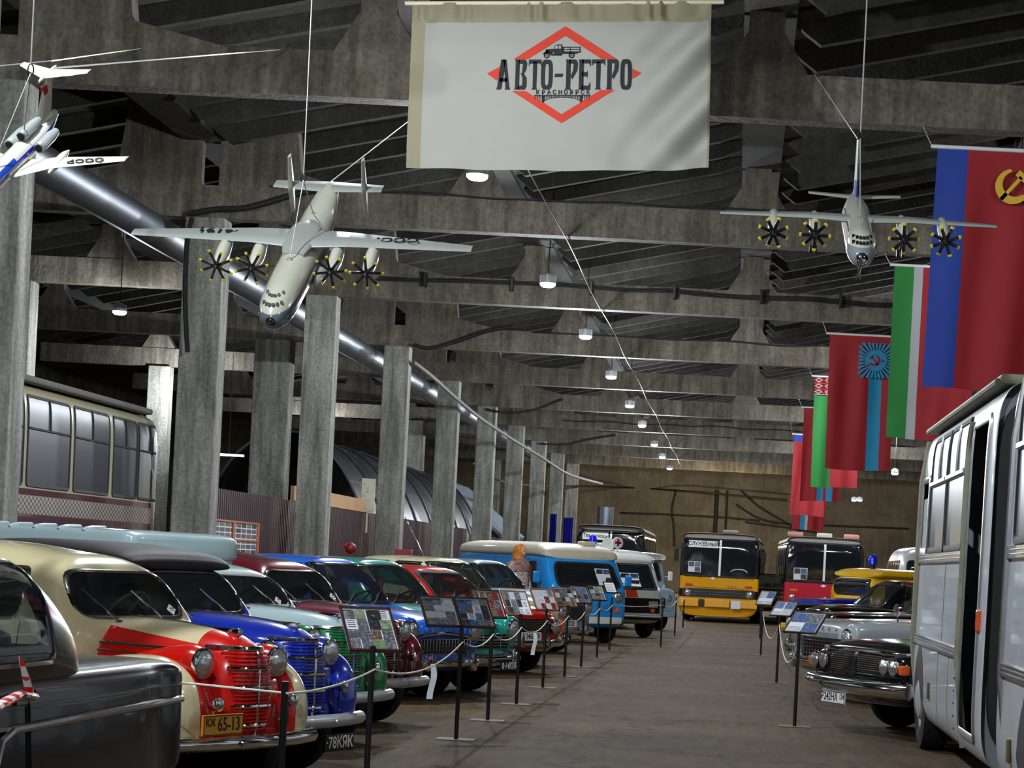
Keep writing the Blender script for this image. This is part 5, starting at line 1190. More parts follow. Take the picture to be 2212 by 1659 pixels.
for (i, s_, lab) in ((1, .62, 'white paper strip hanging from the rope before the burgundy saloon'), (4, .55, 'white paper strip hanging from the rope below the red saloon plate')):
    a = bases[i]; c = bases[i+1]; p = a.lerp(c, s_); p.z = RZ-.11; bm = NB()
    for k in range(6):
        pass
    A = [(bm.verts.new((p.x-.02+.012*math.sin(k), p.y-.01*k, p.z-.055*k)), bm.verts.new((p.x+.025+.012*math.sin(k), p.y-.01*k+.02, p.z-.055*k))) for k in range(6)]
    for u, v in zip(A, A[1:]): bm.faces.new((u[0], u[1], v[1], v[0]))
    tag(obj('paper_strip', bm, PAPER), lab, 'paper strip')
TLT = math.radians(47)
def sgn(i, dx, W, L, fm, label, seed, **k):
    b = bases[i]; right = Vector((-NOR.y, NOR.x, 0)); C = Vector((b.x, b.y, 1.0))+right*dx; C.z = k.pop('z', 1.0)
    return sign(C, NOR, W, L, k.pop('tilt', TLT), fm, label, seed, **k)
sgn(1, .02, .345, .37, WOOD, 'nearest framed sign with a blue car among its photographs', 3, z=.985)
sgn(2, -.165, .325, .35, WOOD, 'left one of two joined framed signs with green grass pictures', 5)
sgn(2, .165, .325, .35, WOOD, 'right one of two joined framed signs with dark red car pictures', 8)
sgn(3, .0, .31, .37, WOOD, 'dark framed sign half hidden behind the joined signs', 9, z=1.03)
sgn(4, .0, .31, .37, WOODL, 'oak framed sign of dark grey pictures before the beige car', 12)
sgn(5, .02, .32, .36, WOODL, 'oak framed sign of white car pictures left of the van', 13)
sgn(6, .0, .31, .36, WOODL, 'oak framed sign with rows of small cars and red pictures', 14)
sgn(7, -.02, .30, .36, WOOD, 'dark framed sign of engine pictures at the van grille', 15)
sgn(8, .0, .30, .35, BLACKM, 'black framed sign of brown pictures in front of the van', 17)
sgn(9, .0, .24, .28, BLACKM, 'small white text notice on a post before the van headlamp', 18, paper_only=True, sheet=WHT_PL, z=1.1)
# right hand row of posts and signs
NOR2 = Vector((-.5, -.87, 0)).normalized()
RP = [(1716, 1570, 'black post of the nearest right hand sign beside the limousine'), (1677, 1476, 'black post of the second right hand sign'), (1643, 1416, 'black post of the third right hand sign near the buses'), (1641, 1380, 'thin black post furthest away on the right side of the aisle')]
rb_ = []
for px, py, lab in RP:
    b = PZ(px, py, 0); rb_.append(b); post(b, 1.0, lab)
for i, (W, L, tl, lab, seed) in enumerate([(.40, .34, 40, 'nearest right hand sign with four pictures of black cars', 21), (.36, .32, 42, 'second right hand sign with grey pictures', 22), (.36, .36, 50, 'third right hand sign seen small before the yellow bus', 23)]):
    C = rb_[i]+Vector((0, 0, 1.0)); sign(C, NOR2, W, L, math.radians(tl), WOOD, lab, seed)
for i, lab in ((0, 'sagging white rope between the two nearest right hand posts'), (1, 'white rope hanging between the second and third right hand posts')):
    a = rb_[i]+Vector((0, 0, RZ)); c = rb_[i+1]+Vector((0, 0, RZ)); pts = []
    for k in range(17):
        s_ = k/16; p = a.lerp(c, s_); p.z -= .35*4*s_*(1-s_); pts.append(p)
    rope(pts, 'rope', lab)
# ------------------------------------------------------------------ flags
FR = mat('flag_red', '8E1019', .75, 0, 0, .06, 4, .15, 60); FB = mat('flag_blue', '17378F', .75, 0, 0, .06, 4, .15, 60); FG = mat('flag_green', '18732B', .75, 0, 0, .06, 4, .15, 60)
FW = mat('flag_white', '9A9C9E', .75, 0, 0, .05, 4, .15, 60); FC = mat('flag_cyan', '1D82AA', .75, 0, 0, .06, 4, .15, 60); FY = mat('flag_yellow', 'D0A82A', .7)
FM = [FR, FB, FG, FW, FC]
def flag(px, py, D, W, L, strips, label, top=None, bottom=None, seed=0):
    """strips: [(x0 fraction, x1 fraction, material index)]"""
    o = P(px, py, D); t = thing('hanging_flag', label, 'flag', o, 0)
    xs = sorted({0, 1, *[s[0] for s in strips], *[s[1] for s in strips]}); xs2 = []
    for a, b in zip(xs, xs[1:]):
        m = max(1, int((b-a)*24)); xs2 += [a+(b-a)*k/m for k in range(m)]
    xs2.append(1); nz = 44; bm = NB(); V = []
    for i, x in enumerate(xs2):
        col = []
        for j in range(nz+1):
            z = j/nz; d = .10*z*noise.noise(Vector((x*3.0+seed, z*1.2, seed)))+.05*math.sin(x*14+seed+z*1.5)*min(1, z*3)
            col.append(bm.verts.new((x*W-.03*z*W*math.sin(seed+1), d, -z*L+.02*math.sin(x*5+seed))))
        V.append(col)
    for i in range(len(xs2)-1):
        for j in range(nz):
            f = bm.faces.new((V[i][j], V[i+1][j], V[i+1][j+1], V[i][j+1])); xm = (xs2[i]+xs2[i+1])/2; zm = (j+.5)/nz
            mi = 0
            for a, b, m in strips:
                if a <= xm <= b: mi = m
            if top and zm < top[0]: mi = top[1] if xm < top[2] else mi
            f.material_index = mi
    c = obj('cloth', bm, FM, t, 80)
    bm = NB(); tube(bm, [(-.1, 0, 0.01), (W+.1, 0, .01)], .03, 8); obj('rod', bm, WHITE, t, 40)
    bm = NB(); tube(bm, [(-.08, 0, 0), (-.2, .36, 8.41-o.z)], .008, 5); tube(bm, [(W+.05, 0, 0), (W+.1, .36, 8.41-o.z)], .008, 5); obj('hanging_cord', bm, WIRE, t, 40)
    return t, c
def shape(poly_list, name, m, M, parent, ext=.004):
    bm = NB()
    for pl in poly_list: prism(bm, [(a, b) for a, b in pl], -ext, ext)
    bmesh.ops.recalc_face_normals(bm, faces=bm.faces[:])
    o = obj(name, bm, m, parent); o.matrix_parent_inverse = Matrix.Identity(4)
    o.data.transform(M); return o
def arc(cx, cy, r, a0, a1, n=16): return [(cx+r*math.cos(a0+(a1-a0)*k/n), cy+r*math.sin(a0+(a1-a0)*k/n)) for k in range(n+1)]
def hs(s):
    """sickle, its handle, hammer and its handle as polygons, unit height about s"""
    sick = arc(0, 0, .42*s, R_(-140), R_(80), 22)+arc(-.05*s, .06*s, .30*s, R_(75), R_(-130), 22)
    hd = [(-.36*s, -.22*s), (-.28*s, -.32*s), (-.50*s, -.52*s), (-.58*s, -.44*s)]
    def rot(pl, a): return [(x*math.cos(a)-y*math.sin(a), x*math.sin(a)+y*math.cos(a)) for x, y in pl]
    ham = rot([(-.045*s, -.42*s), (.045*s, -.42*s), (.045*s, .30*s), (-.045*s, .30*s)], R_(40)); hh = rot([(-.2*s, .24*s), (.14*s, .24*s), (.14*s, .40*s), (-.12*s, .40*s)], R_(40))
    return [sick, hd, ham, hh]
FWD = 1.72; FL = 3.56
t, c = flag(2026, 318, 30.6, 1.9, FL, [(0, .24, 1)], 'large red flag with a blue left band and yellow hammer and sickle', seed=1)
shape([[(-a, b) for a, b in pl] for pl in hs(.62)], 'hammer_and_sickle', FY, Matrix.Translation((1.12, -.13, -.55)), t)
t, c = flag(1933, 573, 42.7, FWD, FL, [(0, .235, 2), (.235, .345, 3)], 'red flag with green and white bands on its left side', seed=2)
shape([hs(.5)[0]], 'sickle', FY, Matrix.Translation((1.05, -.12, -.62)), t)
t, c = flag(1793, 721, 54.7, FWD, FL, [(.62, .82, 4)], 'red flag with a light blue sunburst above a light blue stripe', seed=3, top=(.27, 0, 1.1))
rays = []
for k in range(28):
    a = 2*PI*k/28; r0 = .28; ca, sa = math.cos(a), math.sin(a); R1 = min(.46/max(abs(ca), .01), .46/max(abs(sa), .01), .62)
    w0, w1 = .02, .036; n_ = (-sa, ca)
    rays.append([(ca*r0-n_[0]*w0, sa*r0-n_[1]*w0), (ca*R1-n_[0]*w1, sa*R1-n_[1]*w1), (ca*R1+n_[0]*w1, sa*R1+n_[1]*w1), (ca*r0+n_[0]*w0, sa*r0+n_[1]*w0)])
sb = shape([arc(0, 0, .29, 0, 2*PI*.999, 30)]+rays, 'sunburst', FC, Matrix.Translation((1.24, -.13, -.66)), t)
shape(hs(.36), 'hammer_and_sickle', FR, Matrix.Translation((1.20, -.14, -.66)), t, .006)
st_ = [(.06*(1 if k % 2 == 0 else .4)*math.cos(PI/2+k*PI/5), .06*(1 if k % 2 == 0 else .4)*math.sin(PI/2+k*PI/5)) for k in range(10)]
shape([st_], 'star', FR, Matrix.Translation((1.42, -.14, -.66)), t, .006)
t, c = flag(1760, 813, 67.0, 1.5, FL, [(0, .40, 2)], 'red flag with a green left band below a white and red ornament', seed=4, top=(.17, 0, 2))
orn = []
for k in range(3):
    for dx in (-.16, .16):
        if k == 1: pass
        cx_, cz = .3+dx, -.12-k*.19; orn.append([(cx_-.13, cz), (cx_, cz-.08), (cx_, cz-.045), (cx_-.08, cz), (cx_, cz+.045), (cx_, cz+.08)]); orn.append([(cx_+.13, cz), (cx_, cz+.08), (cx_, cz+.045), (cx_+.08, cz), (cx_, cz-.045), (cx_, cz-.08)])
orn.append([(0, -.60), (.6, -.60), (.6, -.575), (0, -.575)]); orn.append([(0, -.03), (.6, -.03), (.6, -.012), (0, -.012)])
shape(orn, 'white_ornament', FW, Matrix.Translation((0, -.12, 0)), t)
flag(1737, 880, 79.2, 1.5, FL, [(.42, .58, 4), (.66, .82, 4)], 'red flag with two light blue stripes behind the green banded one', seed=5)
flag(1716, 938, 91.3, 1.5, FL, [], 'red flag with a blue upper band second from the far end', seed=6, top=(.09, 1, 1.1))
flag(1720, 985, 103.2, 1.6, FL+.1, [(.25, .40, 4), (.40, .48, 3)], 'furthest red flag with narrow blue and white stripes', seed=7)
# ------------------------------------------------------------------ banner
DB = 28.3
c00, c10, c01, c11 = P(891, 8, DB), P(1537, 3, DB), P(877, 362, DB), P(1531, 366, DB)
t = thing('banner', 'large cream cloth banner reading АВТО-РЕТРО with a red diamond and truck', 'banner', c00)
def bp(u, v, off=0):
    p = c00.lerp(c10, u).lerp(c01.lerp(c11, u), v)-c00
    g = 0
    wx = max(0, u-.66)/.34; wl = max(0, .25-u)/.25; wb = max(0, v-.72)/.28
    g += .17*wx*math.sin((u*1.6+v*.9)*17)*min(1, v*4)+.08*wb*math.sin((u*2.2-v)*11)*min(1, wx+.4)+.02*wl*math.sin(u*40+v*5)
    if v < .11: g += .05*math.sin(u*95+2*math.sin(u*31))*(.6+.4*math.sin(u*17))
    p.z -= .05*math.sin(PI*u)*v*.6
    return p+Vector((0, g-off, 0))
bm = NB(); nu, nv = 130, 60; V = [[bm.verts.new(bp(i/nu, j/nv)) for j in range(nv+1)] for i in range(nu+1)]
for i in range(nu):
    for j in range(nv): f = bm.faces.new((V[i][j], V[i+1][j], V[i+1][j+1], V[i][j+1])); f.material_index = 1 if (j/nv < .105 or i/nu < .045 or i/nu > .985 or j/nv > .985) else 0
cl = obj('cloth', bm, [mat('banner_cloth', '94938A', .85, 0, 0, .04, 3, .1, 150), mat('banner_hem', '857E66', .85, 0, 0, .08, 5, .2, 100)], t, 80)
bm = NB(); a = bp(0, 0)+Vector((-.1, .0, 0)); b_ = bp(1, 0)+Vector((.17, 0, 0)); tube(bm, [a, b_], .03, 12); obj('rod', bm, mat('cream_rod', 'CFC6A8', .5), t, 40)
bm = NB(); tube(bm, [a+Vector((.05, 0, 0)), a+Vector((-.05, 0, 2.6))], .008, 5); tube(bm, [b_, b_+Vector((.05, 0, 2.6))], .008, 5); obj('hanging_cord', bm, WIRE, t, 40)
def bpx(px, py, off=.012):
    # pixel -> (u, v) on the banner
    u = (px-884)/652; v = (py-6)/358; return bp(u, v, off)
def bshape(polys, name, m, off=.014, parent=None):
    bm = NB()
    for pl in polys:
        A = [bm.verts.new(bpx(x, y, off)) for x, y in pl]; B = [bm.verts.new(bpx(x, y, off-.004)) for x, y in pl]; n = len(pl)
        bm.faces.new(A); bm.faces.new(B[::-1])
        for i in range(n): bm.faces.new((A[i], B[i], B[(i+1) % n], A[(i+1) % n]))
    bmesh.ops.recalc_face_normals(bm, faces=bm.faces[:])
    bmesh.ops.triangulate(bm, faces=[f for f in bm.faces if len(f.verts) > 4])
    return obj(name, bm, m, parent or t)
BR = mat('banner_red', 'B8301A', .8); BN = mat('banner_navy', '17171F', .8)
dm = bshape([[(1219.5, 57), (1331, 127), (1300, 127), (1219.5, 77), (1139, 127), (1108, 127)][:6],
        [(1107, 195), (1137, 195), (1216, 244), (1299, 193), (1329, 193), (1216, 263)],
        [(1052, 158), (1081, 142), (1074, 173)], [(1367, 147), (1386, 156), (1367, 168)]], 'red_diamond', BR)
def cell(x0, w, h0=128, h1=192): return lambda pts: [(x0+a*w, h0+b*(h1-h0)) for a, b in pts]
def letters():
    L = []
    def A(x0, w): c = cell(x0, w); L.extend([c([(.30, 0), (.62, 0), (.62, .08), (.38, .9), (.32, 1), (0, 1), (.06, .92)]), c([(.38, 0), (.66, .0), (.92, .9), (1, 1), (.62, 1), (.66, .9), (.5, .12)]), c([(.25, .62), (.75, .62), (.78, .74), (.22, .74)])])
    def B_(x0, w): c = cell(x0, w); L.extend([c([(0, 0), (.42, 0), (.38, .08), (.38, .92), (.42, 1), (0, 1), (.06, .92), (.06, .08)]), c([(.3, 0), (.86, 0), (1, .1), (.95, .34), (.72, .48), (.62, .44), (.66, .14), (.3, .14)]), c([(.5, .44), (.75, .46), (1, .62), (1, .9), (.84, 1), (.3, 1), (.3, .88), (.64, .86), (.66, .62)])])
    def T(x0, w): c = cell(x0, w); L.extend([c([(0, .0), (1, .0), (1, .22), (.9, .13), (.1, .13), (0, .22)]), c([(.34, .08), (.66, .08), (.64, .92), (.72, 1), (.28, 1), (.36, .92)])])
    def O(x0, w):
        c = cell(x0, w); n = 28; o_ = []; i_ = []
        for k in range(n):
            a = 2*PI*k/n; ca, sa = math.cos(a), math.sin(a); q = lambda rx, ry: (.5+rx*math.copysign(abs(ca)**.55, ca), .5+ry*math.copysign(abs(sa)**.55, sa))
            o_.append(q(.5, .5)); i_.append(q(.17, .36))
        for k in range(n): L.append(c([o_[k], o_[(k+1) % n], i_[(k+1) % n], i_[k]]))
    def P2(x0, w): c = cell(x0, w); L.extend([c([(0, 0), (.44, 0), (.4, .08), (.4, .92), (.46, 1), (-.02, 1), (.06, .92), (.06, .08)]), c([(.3, 0), (.84, 0), (1, .1), (.96, .36), (.56, .66), (.44, .56), (.64, .34), (.66, .14), (.3, .13)])])
    def E(x0, w): c = cell(x0, w); L.extend([c([(0, 0), (.44, 0), (.42, .1), (.42, .9), (.44, 1), (0, 1), (.06, .92), (.06, .08)]), c([(.3, 0), (1, 0), (1, .24), (.88, .13), (.3, .13)]), c([(.3, .42), (.7, .42), (.76, .36), (.76, .62), (.7, .56), (.3, .56)]), c([(.3, .87), (.86, .87), (1, .74), (1, 1), (.3, 1)])])
    A(1073, 30); B_(1112, 26); T(1142, 27); O(1169, 25); L.append([(1200, 158), (1217, 158), (1215, 165), (1198, 165)])
    P2(1222, 26); E(1250, 26); T(1279, 28); P2(1311, 26); O(1341, 24); return L
bshape(letters(), 'banner_lettering', BN, .020)
bx = Vector(bpx(1300, 198))-Vector(bpx(1200, 198))
for i, ch in enumerate('КРАСНОЯРСК'): text('city_letter', ch, .085, BN, frameM(bpx(1163+i*12.1, 198.3, .022), bx, (0, 0, 1)), t, .001, .001, .85)
br = [[(1155, 203.5), (1277, 203.5), (1277, 205.2), (1155, 205.2)], [(1155, 207), (1277, 207), (1277, 208), (1155, 208)]]
for k in range(24): x = 1157+k*5.1; br.append([(x, 203), (x+1, 203), (x+1, 217 if k in (3, 19) else 214-0.0*k), (x, 217 if k in (3, 19) else 214)]) if not (4 < k < 18) else br.append([(x, 203), (x+1, 203), (x+1, 206+abs(k-11)*.9), (x, 206+abs(k-11)*.9)])
for k in range(16):
    a0 = PI*k/16; a1 = PI*(k+1)/16; f_ = lambda a, r: (1216+42*r*math.cos(a), 219-11*r*math.sin(a)); br.append([f_(a0, 1), f_(a1, 1), f_(a1, .95), f_(a0, .95)])
for x in (1173, 1256): br.append([(x, 205), (x+4, 205), (x+4, 219), (x, 219)])
bshape(br, 'bridge_drawing', BN, .017)
tr = [[(1203, 96), (1213, 96), (1213, 118), (1196, 118), (1196, 107), (1197, 98)], [(1177, 106), (1196, 105), (1196, 113), (1178, 113)], [(1171, 116), (1180, 108), (1190, 112), (1196, 118), (1187, 118), (1182, 115), (1176, 117)], [(1213, 101), (1253, 101), (1253, 102.5), (1213, 102.5)], [(1213, 105.5), (1253, 105.5), (1253, 107), (1213, 107)], [(1213, 110.5), (1254, 110.5), (1254, 113), (1213, 113)], [(1214, 101), (1217, 101), (1217, 112), (1214, 112)], [(1230, 101), (1231, 101), (1231, 112), (1230, 112)], [(1251, 101), (1252.5, 101), (1252.5, 112), (1251, 112)], [(1190, 117), (1213, 117), (1213, 119.5), (1190, 119.5)], [(1213, 113), (1250, 113), (1244, 116), (1213, 116)]]
for cx_ in (1180, 1234):
    for k in range(16): a0, a1 = 2*PI*k/16, 2*PI*(k+1)/16; g_ = lambda a, r: (cx_+r*math.cos(a), 119+r*math.sin(a)); tr.append([g_(a0, 6.3), g_(a1, 6.3), g_(a1, 3.6), g_(a0, 3.6)])
    tr.append([(cx_+1.5*math.cos(a), 119+1.5*math.sin(a)) for a in [2*PI*k/8 for k in range(8)]])
bshape(tr, 'truck_drawing', BN, .018)
bshape([[(1198.5, 98.5), (1204, 98.5), (1204, 105), (1198, 105)], [(1206, 98.5), (1211, 98.5), (1211, 105), (1206, 105)]], 'truck_window', MATS['banner_cloth'], .024)
# ------------------------------------------------------------------ model aircraft
PW_ = mat('plane_white', 'B9B9A8', .25, 0, .6, .04, 3); PG = mat('plane_grey', '9CA09A', .25, .1, .6, .05, 3); PBL = mat('plane_blue', '1F3FA0', .3, 0, .5); NAVYG = mat('plane_glass', '20242A', .1, 0, 1)
PTOP = paint2('plane_white_over_grey', '59646A', 'BDBDAC', [[([('Z', 1)], .2)]])
PROP = mat('propeller_black', '101012', .35, 0, .4); PYT = mat('propeller_yellow', 'D2C01E', .4)
def wingm(bm, r, tp, mi=0):
    """r, tp = (x leading edge, y, z, chord, thickness)"""
    prof = [(0, 0), (.08, .42), (.3, .5), (.6, .36), (1, .03), (1, -.03), (.6, -.22), (.3, -.35), (.08, -.3)]; R1 = []
    for x, y, z, c_, h in (r, tp): R1.append([bm.verts.new((x-a*c_, y, z+b*h)) for a, b in prof])
    n = len(prof)
    for i in range(n): bm.faces.new((R1[0][i], R1[0][(i+1) % n], R1[1][(i+1) % n], R1[1][i]))
    bm.faces.new(R1[0]); bm.faces.new(R1[1][::-1]); bmesh.ops.recalc_face_normals(bm, faces=bm.faces[:])
def finm(bm, r, tp):
    """vertical fin: r, tp = (x le, y, z, chord, thickness)"""
    prof = [(0, 0), (.15, .5), (.5, .45), (1, .03), (1, -.03), (.5, -.45), (.15, -.5)]; R1 = []
    for x, y, z, c_, h in (r, tp): R1.append([bm.verts.new((x-a*c_, y+b*h, z)) for a, b in prof])
    n = len(prof)
    for i in range(n): bm.faces.new((R1[0][i], R1[0][(i+1) % n], R1[1][(i+1) % n], R1[1][i]))
    bm.faces.new(R1[0]); bm.faces.new(R1[1][::-1]); bmesh.ops.recalc_face_normals(bm, faces=bm.faces[:])
def poseM(o, Fw, Rw, s):
    Fw = Vector(Fw).normalized(); Rw = Vector(Rw); Rw = (Rw-Fw*Rw.dot(Fw)).normalized(); Z = Fw.cross(Rw)
    return Matrix(((Fw.x*s, Rw.x*s, Z.x*s, o.x), (Fw.y*s, Rw.y*s, Z.y*s, o.y), (Fw.z*s, Rw.z*s, Z.z*s, o.z), (0, 0, 0, 1)))
def propeller(t, x, y, z, R1, rot):
    bm = NB(); lathe(bm, [(.05, 1.3), (.35, 1.0), (.5, .3), (.5, -.4)], Matrix.Translation((x, y, z)) @ Matrix.Rotation(PI/2, 4, 'Y'), 14)
    for k in range(8):
        xx = .55 if k % 2 else 0.0; Mx = Matrix.Translation((x+xx, y, z)) @ Matrix.Rotation(rot+k*PI/4, 4, 'X')
        box(bm, -.10, .10, -.24, .24, .3, R1*.84, M=Mx, bev=.06); box(bm, -.12, .12, -.26, .26, R1*.83, R1, mi=1, M=Mx, bev=.08)
    obj('propeller', bm, [PROP, PYT], t, 40)
def plane_wire(a, b, r=.004): bm = NB(); tube(bm, [a, b], r, 6); return bm
# big twin-finned freighter (centre of the wing is the origin)
s = 2.46/64.4
o = P(652, 548, 15)
M = poseM(o, (0, -.84, -.53), (1, 0, 0), s)
t = thing('model_airplane', 'white four propeller model freighter with twin tail fins hanging left of the banner', 'model airplane', M=M)
bm = NB(); hull(bm, [(28.0, .5, -1.6, -.6, 2, 0), (27.4, 1.5, -2.7, .3, 2, 0), (25.5, 2.5, -3.6, 1.6, 2, 0), (22.5, 3.1, -4.3, 2.5, 2.1, 0), (17, 3.4, -4.5, 2.9, 2.1, 0), (0, 3.5, -4.5, 3.1, 2.1, 0), (-10, 3.4, -4.3, 3.1, 2.1, 0), (-19, 2.9, -2.2, 3.1, 2.1, 0), (-27, 1.9, .6, 3.0, 2.1, 0), (-30.5, .5, 1.8, 2.6, 2, 0)], 48, 8); fb = bvh_of(bm); fu = obj('fuselage', bm, PTOP, t, 50)
bm = NB()
for s_ in (-1, 1): wingm(bm, (4.0, 0, 3.0, 8.6, 1.5), (2.8, s_*9, 3.1, 6.8, 1.0)); wingm(bm, (2.8, s_*9, 3.1, 6.8, 1.0), (.2, s_*32.2, 2.2, 2.9, .4))
hull(bm, [(7, 2.0, 2.4, 3.2, 2.3, 0), (3, 2.8, 2.2, 3.9, 2.5, 0), (-5, 2.8, 2.2, 3.8, 2.5, 0), (-9, 1.2, 2.4, 3.2, 2.3, 0)], 24, 4); obj('wing', bm, PG, t, 50)
bm = NB()
for s_ in (-1, 1): wingm(bm, (-24.5, 0, 2.6, 5.5, .8), (-25.5, s_*10.8, 2.7, 3.6, .4))
obj('tailplane', bm, PG, t, 50)
for s_ in (-1, 1):
    bm = NB(); finm(bm, (-24.0, s_*7.3, 2.6, 5.0, .7), (-25.5, s_*7.3, 9.0, 2.6, .5)); finm(bm, (-24.0, s_*7.3, 2.6, 5.0, .7), (-25.5, s_*7.3, -2.6, 2.8, .5)); obj('tail_fin', bm, PW_, t, 50)
for y in (-13.9, -7.3, 7.3, 13.9):
    bm = NB(); hull(bm, [(8.8, .5, .3, 1.5, 2, 0), (7.6, 1.0, -.2, 2.1, 2, 0), (4, 1.2, -.6, 2.9, 2.2, 0), (0, 1.0, .6, 3.0, 2.2, 0), (-3, .3, 1.8, 2.8, 2, 0)], 24, 5, y0=y); obj('engine_nacelle', bm, PTOP, t, 50)
    propeller(t, 9.2, y, .9, 3.3, .2+y*.1)
for s_ in (-1, 1):
    bm = NB(); hull(bm, [(7, .4, -3.6, -2.4, 2, 0), (5, 1.3, -4.4, -1.6, 2.2, 0), (-4, 1.5, -4.6, -1.4, 2.2, 0), (-10, .4, -3.4, -2.2, 2, 0)], 24, 5, y0=s_*3.6); obj('wheel_sponson', bm, PG, t, 50)
bm = NB()
for row, (z, n_, w_) in enumerate(((2.2, 6, 1.7), (1.35, 6, 1.9))):
    for k in range(n_):
        y = -w_+2*w_*(k+.08)/n_; q = fb.ray_cast(Vector((60, y+w_/n_*.85, z)), Vector((-1, 0, 0)))[0]
        if q: box(bm, -.12, .12, -w_/n_*.8, w_/n_*.8, -.34, .34, M=Matrix.Translation(q+Vector((.10, 0, .06))) @ Matrix.Rotation(-.85, 4, 'Y'))
g = NB(); patch(g, fb, 'F', [Vector(p) for p in ((-.9, .6), (.9, .6), (.7, -.6), (-.7, -.6))], .05, 4) if False else g.free()
obj('cockpit_windows', bm, NAVYG, fu)
bm = NB(); lathe(bm, [(1.2, 27.3), (.9, 27.9), (.3, 28.3)], Matrix.Rotation(PI/2, 4, 'Y') @ Matrix.Translation((1.1, 0, 0)), 16); obj('nose_glazing', bm, NAVYG, fu, 50)
text('wing_text', 'СССР', 2.6, BLKT, frameM((-1.2, 17.5, 3.28), (0, -1, -.04), (1, 0, 0)), t, .05, .05, 1.3)
text('wing_text', '46191', 2.6, BLKT, frameM((-1.2, -15.5, 3.36), (0, -1, .04), (1, 0, 0)), t, .05, .05, 1.3)
top = Vector((M @ Vector((2, 0, 3))).xyz); ring = P(656, 375, 14.7)
def hang(ring, pts, label, up, tail=None, eyes=True):
    t2 = thing('suspension_cable', label, 'cable', ring)
    bm = NB(); tube(bm, [(0, 0, 0), tuple(Vector(up)-ring)], .005, 6); obj('upper_wire', bm, WIRE, t2, 40)
    bm = NB(); tube(bm, [(.016*math.cos(a), 0, -.03+.035*math.sin(a)) for a in [2*PI*k/14 for k in range(14)]], .004, 6, closed=True); obj('snap_hook', bm, CHROME, t2, 40)
    for p in pts:
        bm = NB(); tube(bm, [(0, 0, -.05), tuple(p-ring)], .0035, 6)
        q = p-ring; tube(bm, [(q.x+.018*math.cos(a), q.y, q.z+.018*math.sin(a)) for a in [2*PI*k/12 for k in range(12)]], .003, 5, closed=True); obj('lower_wire', bm, WIRE, t2, 40)
    return t2
hang(ring, [M @ Vector((10, 0, 3.05)), M @ Vector((-12, 0, 3.0))], 'steel wire holding the white freighter model', (P(673, -100, 14.7).x, 14.7, 10.3))
bm = NB(); tube(bm, [M @ Vector((-29, 0, 2.9)), P(880, 264, 24.05)], .005, 6); tag(obj('guy_rope', bm, ROPE, None, 40), 'pale cord from the white freighter tail to the banner', 'cord')
# airliner-like model on the right
s = 2.0/38; o = P(1853, 488, 15); M = poseM(o, (0, -.93, -.36), (1, 0, 0), s)
t = thing('model_airplane', 'white and blue four propeller model with glazed nose hanging before the red flag', 'model airplane', M=M)
PTOP2 = paint2('plane_white_blue_line', '7D888E', 'BDBDAC', [[([('Z', 1)], .35)]])
bm = NB(); hull(bm, [(16.5, .5, -1.5, -.5, 2, 0), (16.0, 1.15, -2.1, .1, 2, 0), (14.5, 1.75, -2.4, 1.0, 2, 0), (12, 2.05, -2.4, 1.8, 2, 0), (6, 2.1, -2.3, 1.95, 2, 0), (-6, 2.1, -2.2, 1.95, 2, 0), (-13, 1.3, -.6, 1.8, 2, 0), (-17.5, .3, .8, 1.5, 2, 0)], 40, 8); fb = bvh_of(bm); fu = obj('fuselage', bm, PTOP2, t, 50)
bm = NB()
for s_ in (-1, 1): wingm(bm, (3.5, 0, 1.2, 5.2, .9), (2.6, s_*7, 1.3, 4.2, .6)); wingm(bm, (2.6, s_*7, 1.3, 4.2, .6), (.9, s_*19, .9, 2.0, .3))
obj('wing', bm, PG, t, 50)
bm = NB()
for s_ in (-1, 1): wingm(bm, (-13, 0, 1.2, 3.2, .5), (-14.5, s_*6.6, 1.4, 1.8, .3))
obj('tailplane', bm, PG, t, 50)
bm = NB(); finm(bm, (-10.5, 0, 1.4, 6.2, .6), (-15.5, 0, 9.2, 2.4, .35)); ft = obj('tail_fin', bm, paint2('fin_blue_base', 'BDBDAC', '1F3FA0', [[([('Z', -1)], -4.0)]]), t, 50)
for y in (-11.6, -6.0, 6.0, 11.6):
    bm = NB(); hull(bm, [(6.4, .4, -.6, .4, 2, 0), (5.4, .75, -.9, .8, 2, 0), (2, .8, -.8, 1.4, 2.1, 0), (-1, .7, .2, 1.5, 2.1, 0), (-3, .2, .8, 1.3, 2, 0)], 20, 5, y0=y); obj('engine_nacelle', bm, PTOP2, t, 50)
    propeller(t, 6.6, y, -.1, 2.15, .4+y*.2)
    if abs(y) < 7:
        bm = NB(); tube(bm, [(1.5, y, -.5), (1.6, y, -3.0)], .14, 6)
        for dy in (-.35, .35): lathe(bm, [(.55, -.18), (.55, .18)], Matrix.Translation((1.6, y+dy, -3.2)) @ Matrix.Rotation(PI/2, 4, 'X'), 14)
        obj('main_gear', bm, PROP, t, 40)
bm = NB(); tube(bm, [(11, -.5, -2), (11.2, 0, -4.4)], .1, 6); tube(bm, [(11, .5, -2), (11.2, 0, -4.4)], .1, 6); tube(bm, [(9.5, 0, -2.2), (11.2, 0, -4.3)], .08, 6)
for dy in (-.25, .25): lathe(bm, [(.4, -.12), (.4, .12)], Matrix.Translation((11.2, dy, -4.5)) @ Matrix.Rotation(PI/2, 4, 'X'), 14)
obj('nose_gear', bm, CHROME, t, 40)
bm = NB()
for zz in (1.25, .75):
    for k in range(6):
        y = -1.15+k*.46; h = fb.ray_cast(Vector((60, y, zz)), Vector((-1, 0, 0)))[0]
        if h: box(bm, -.1, .1, -.19, .19, -.25, .25, M=Matrix.Translation(h+Vector((.08, 0, .05))) @ Matrix.Rotation(-.8, 4, 'Y'))
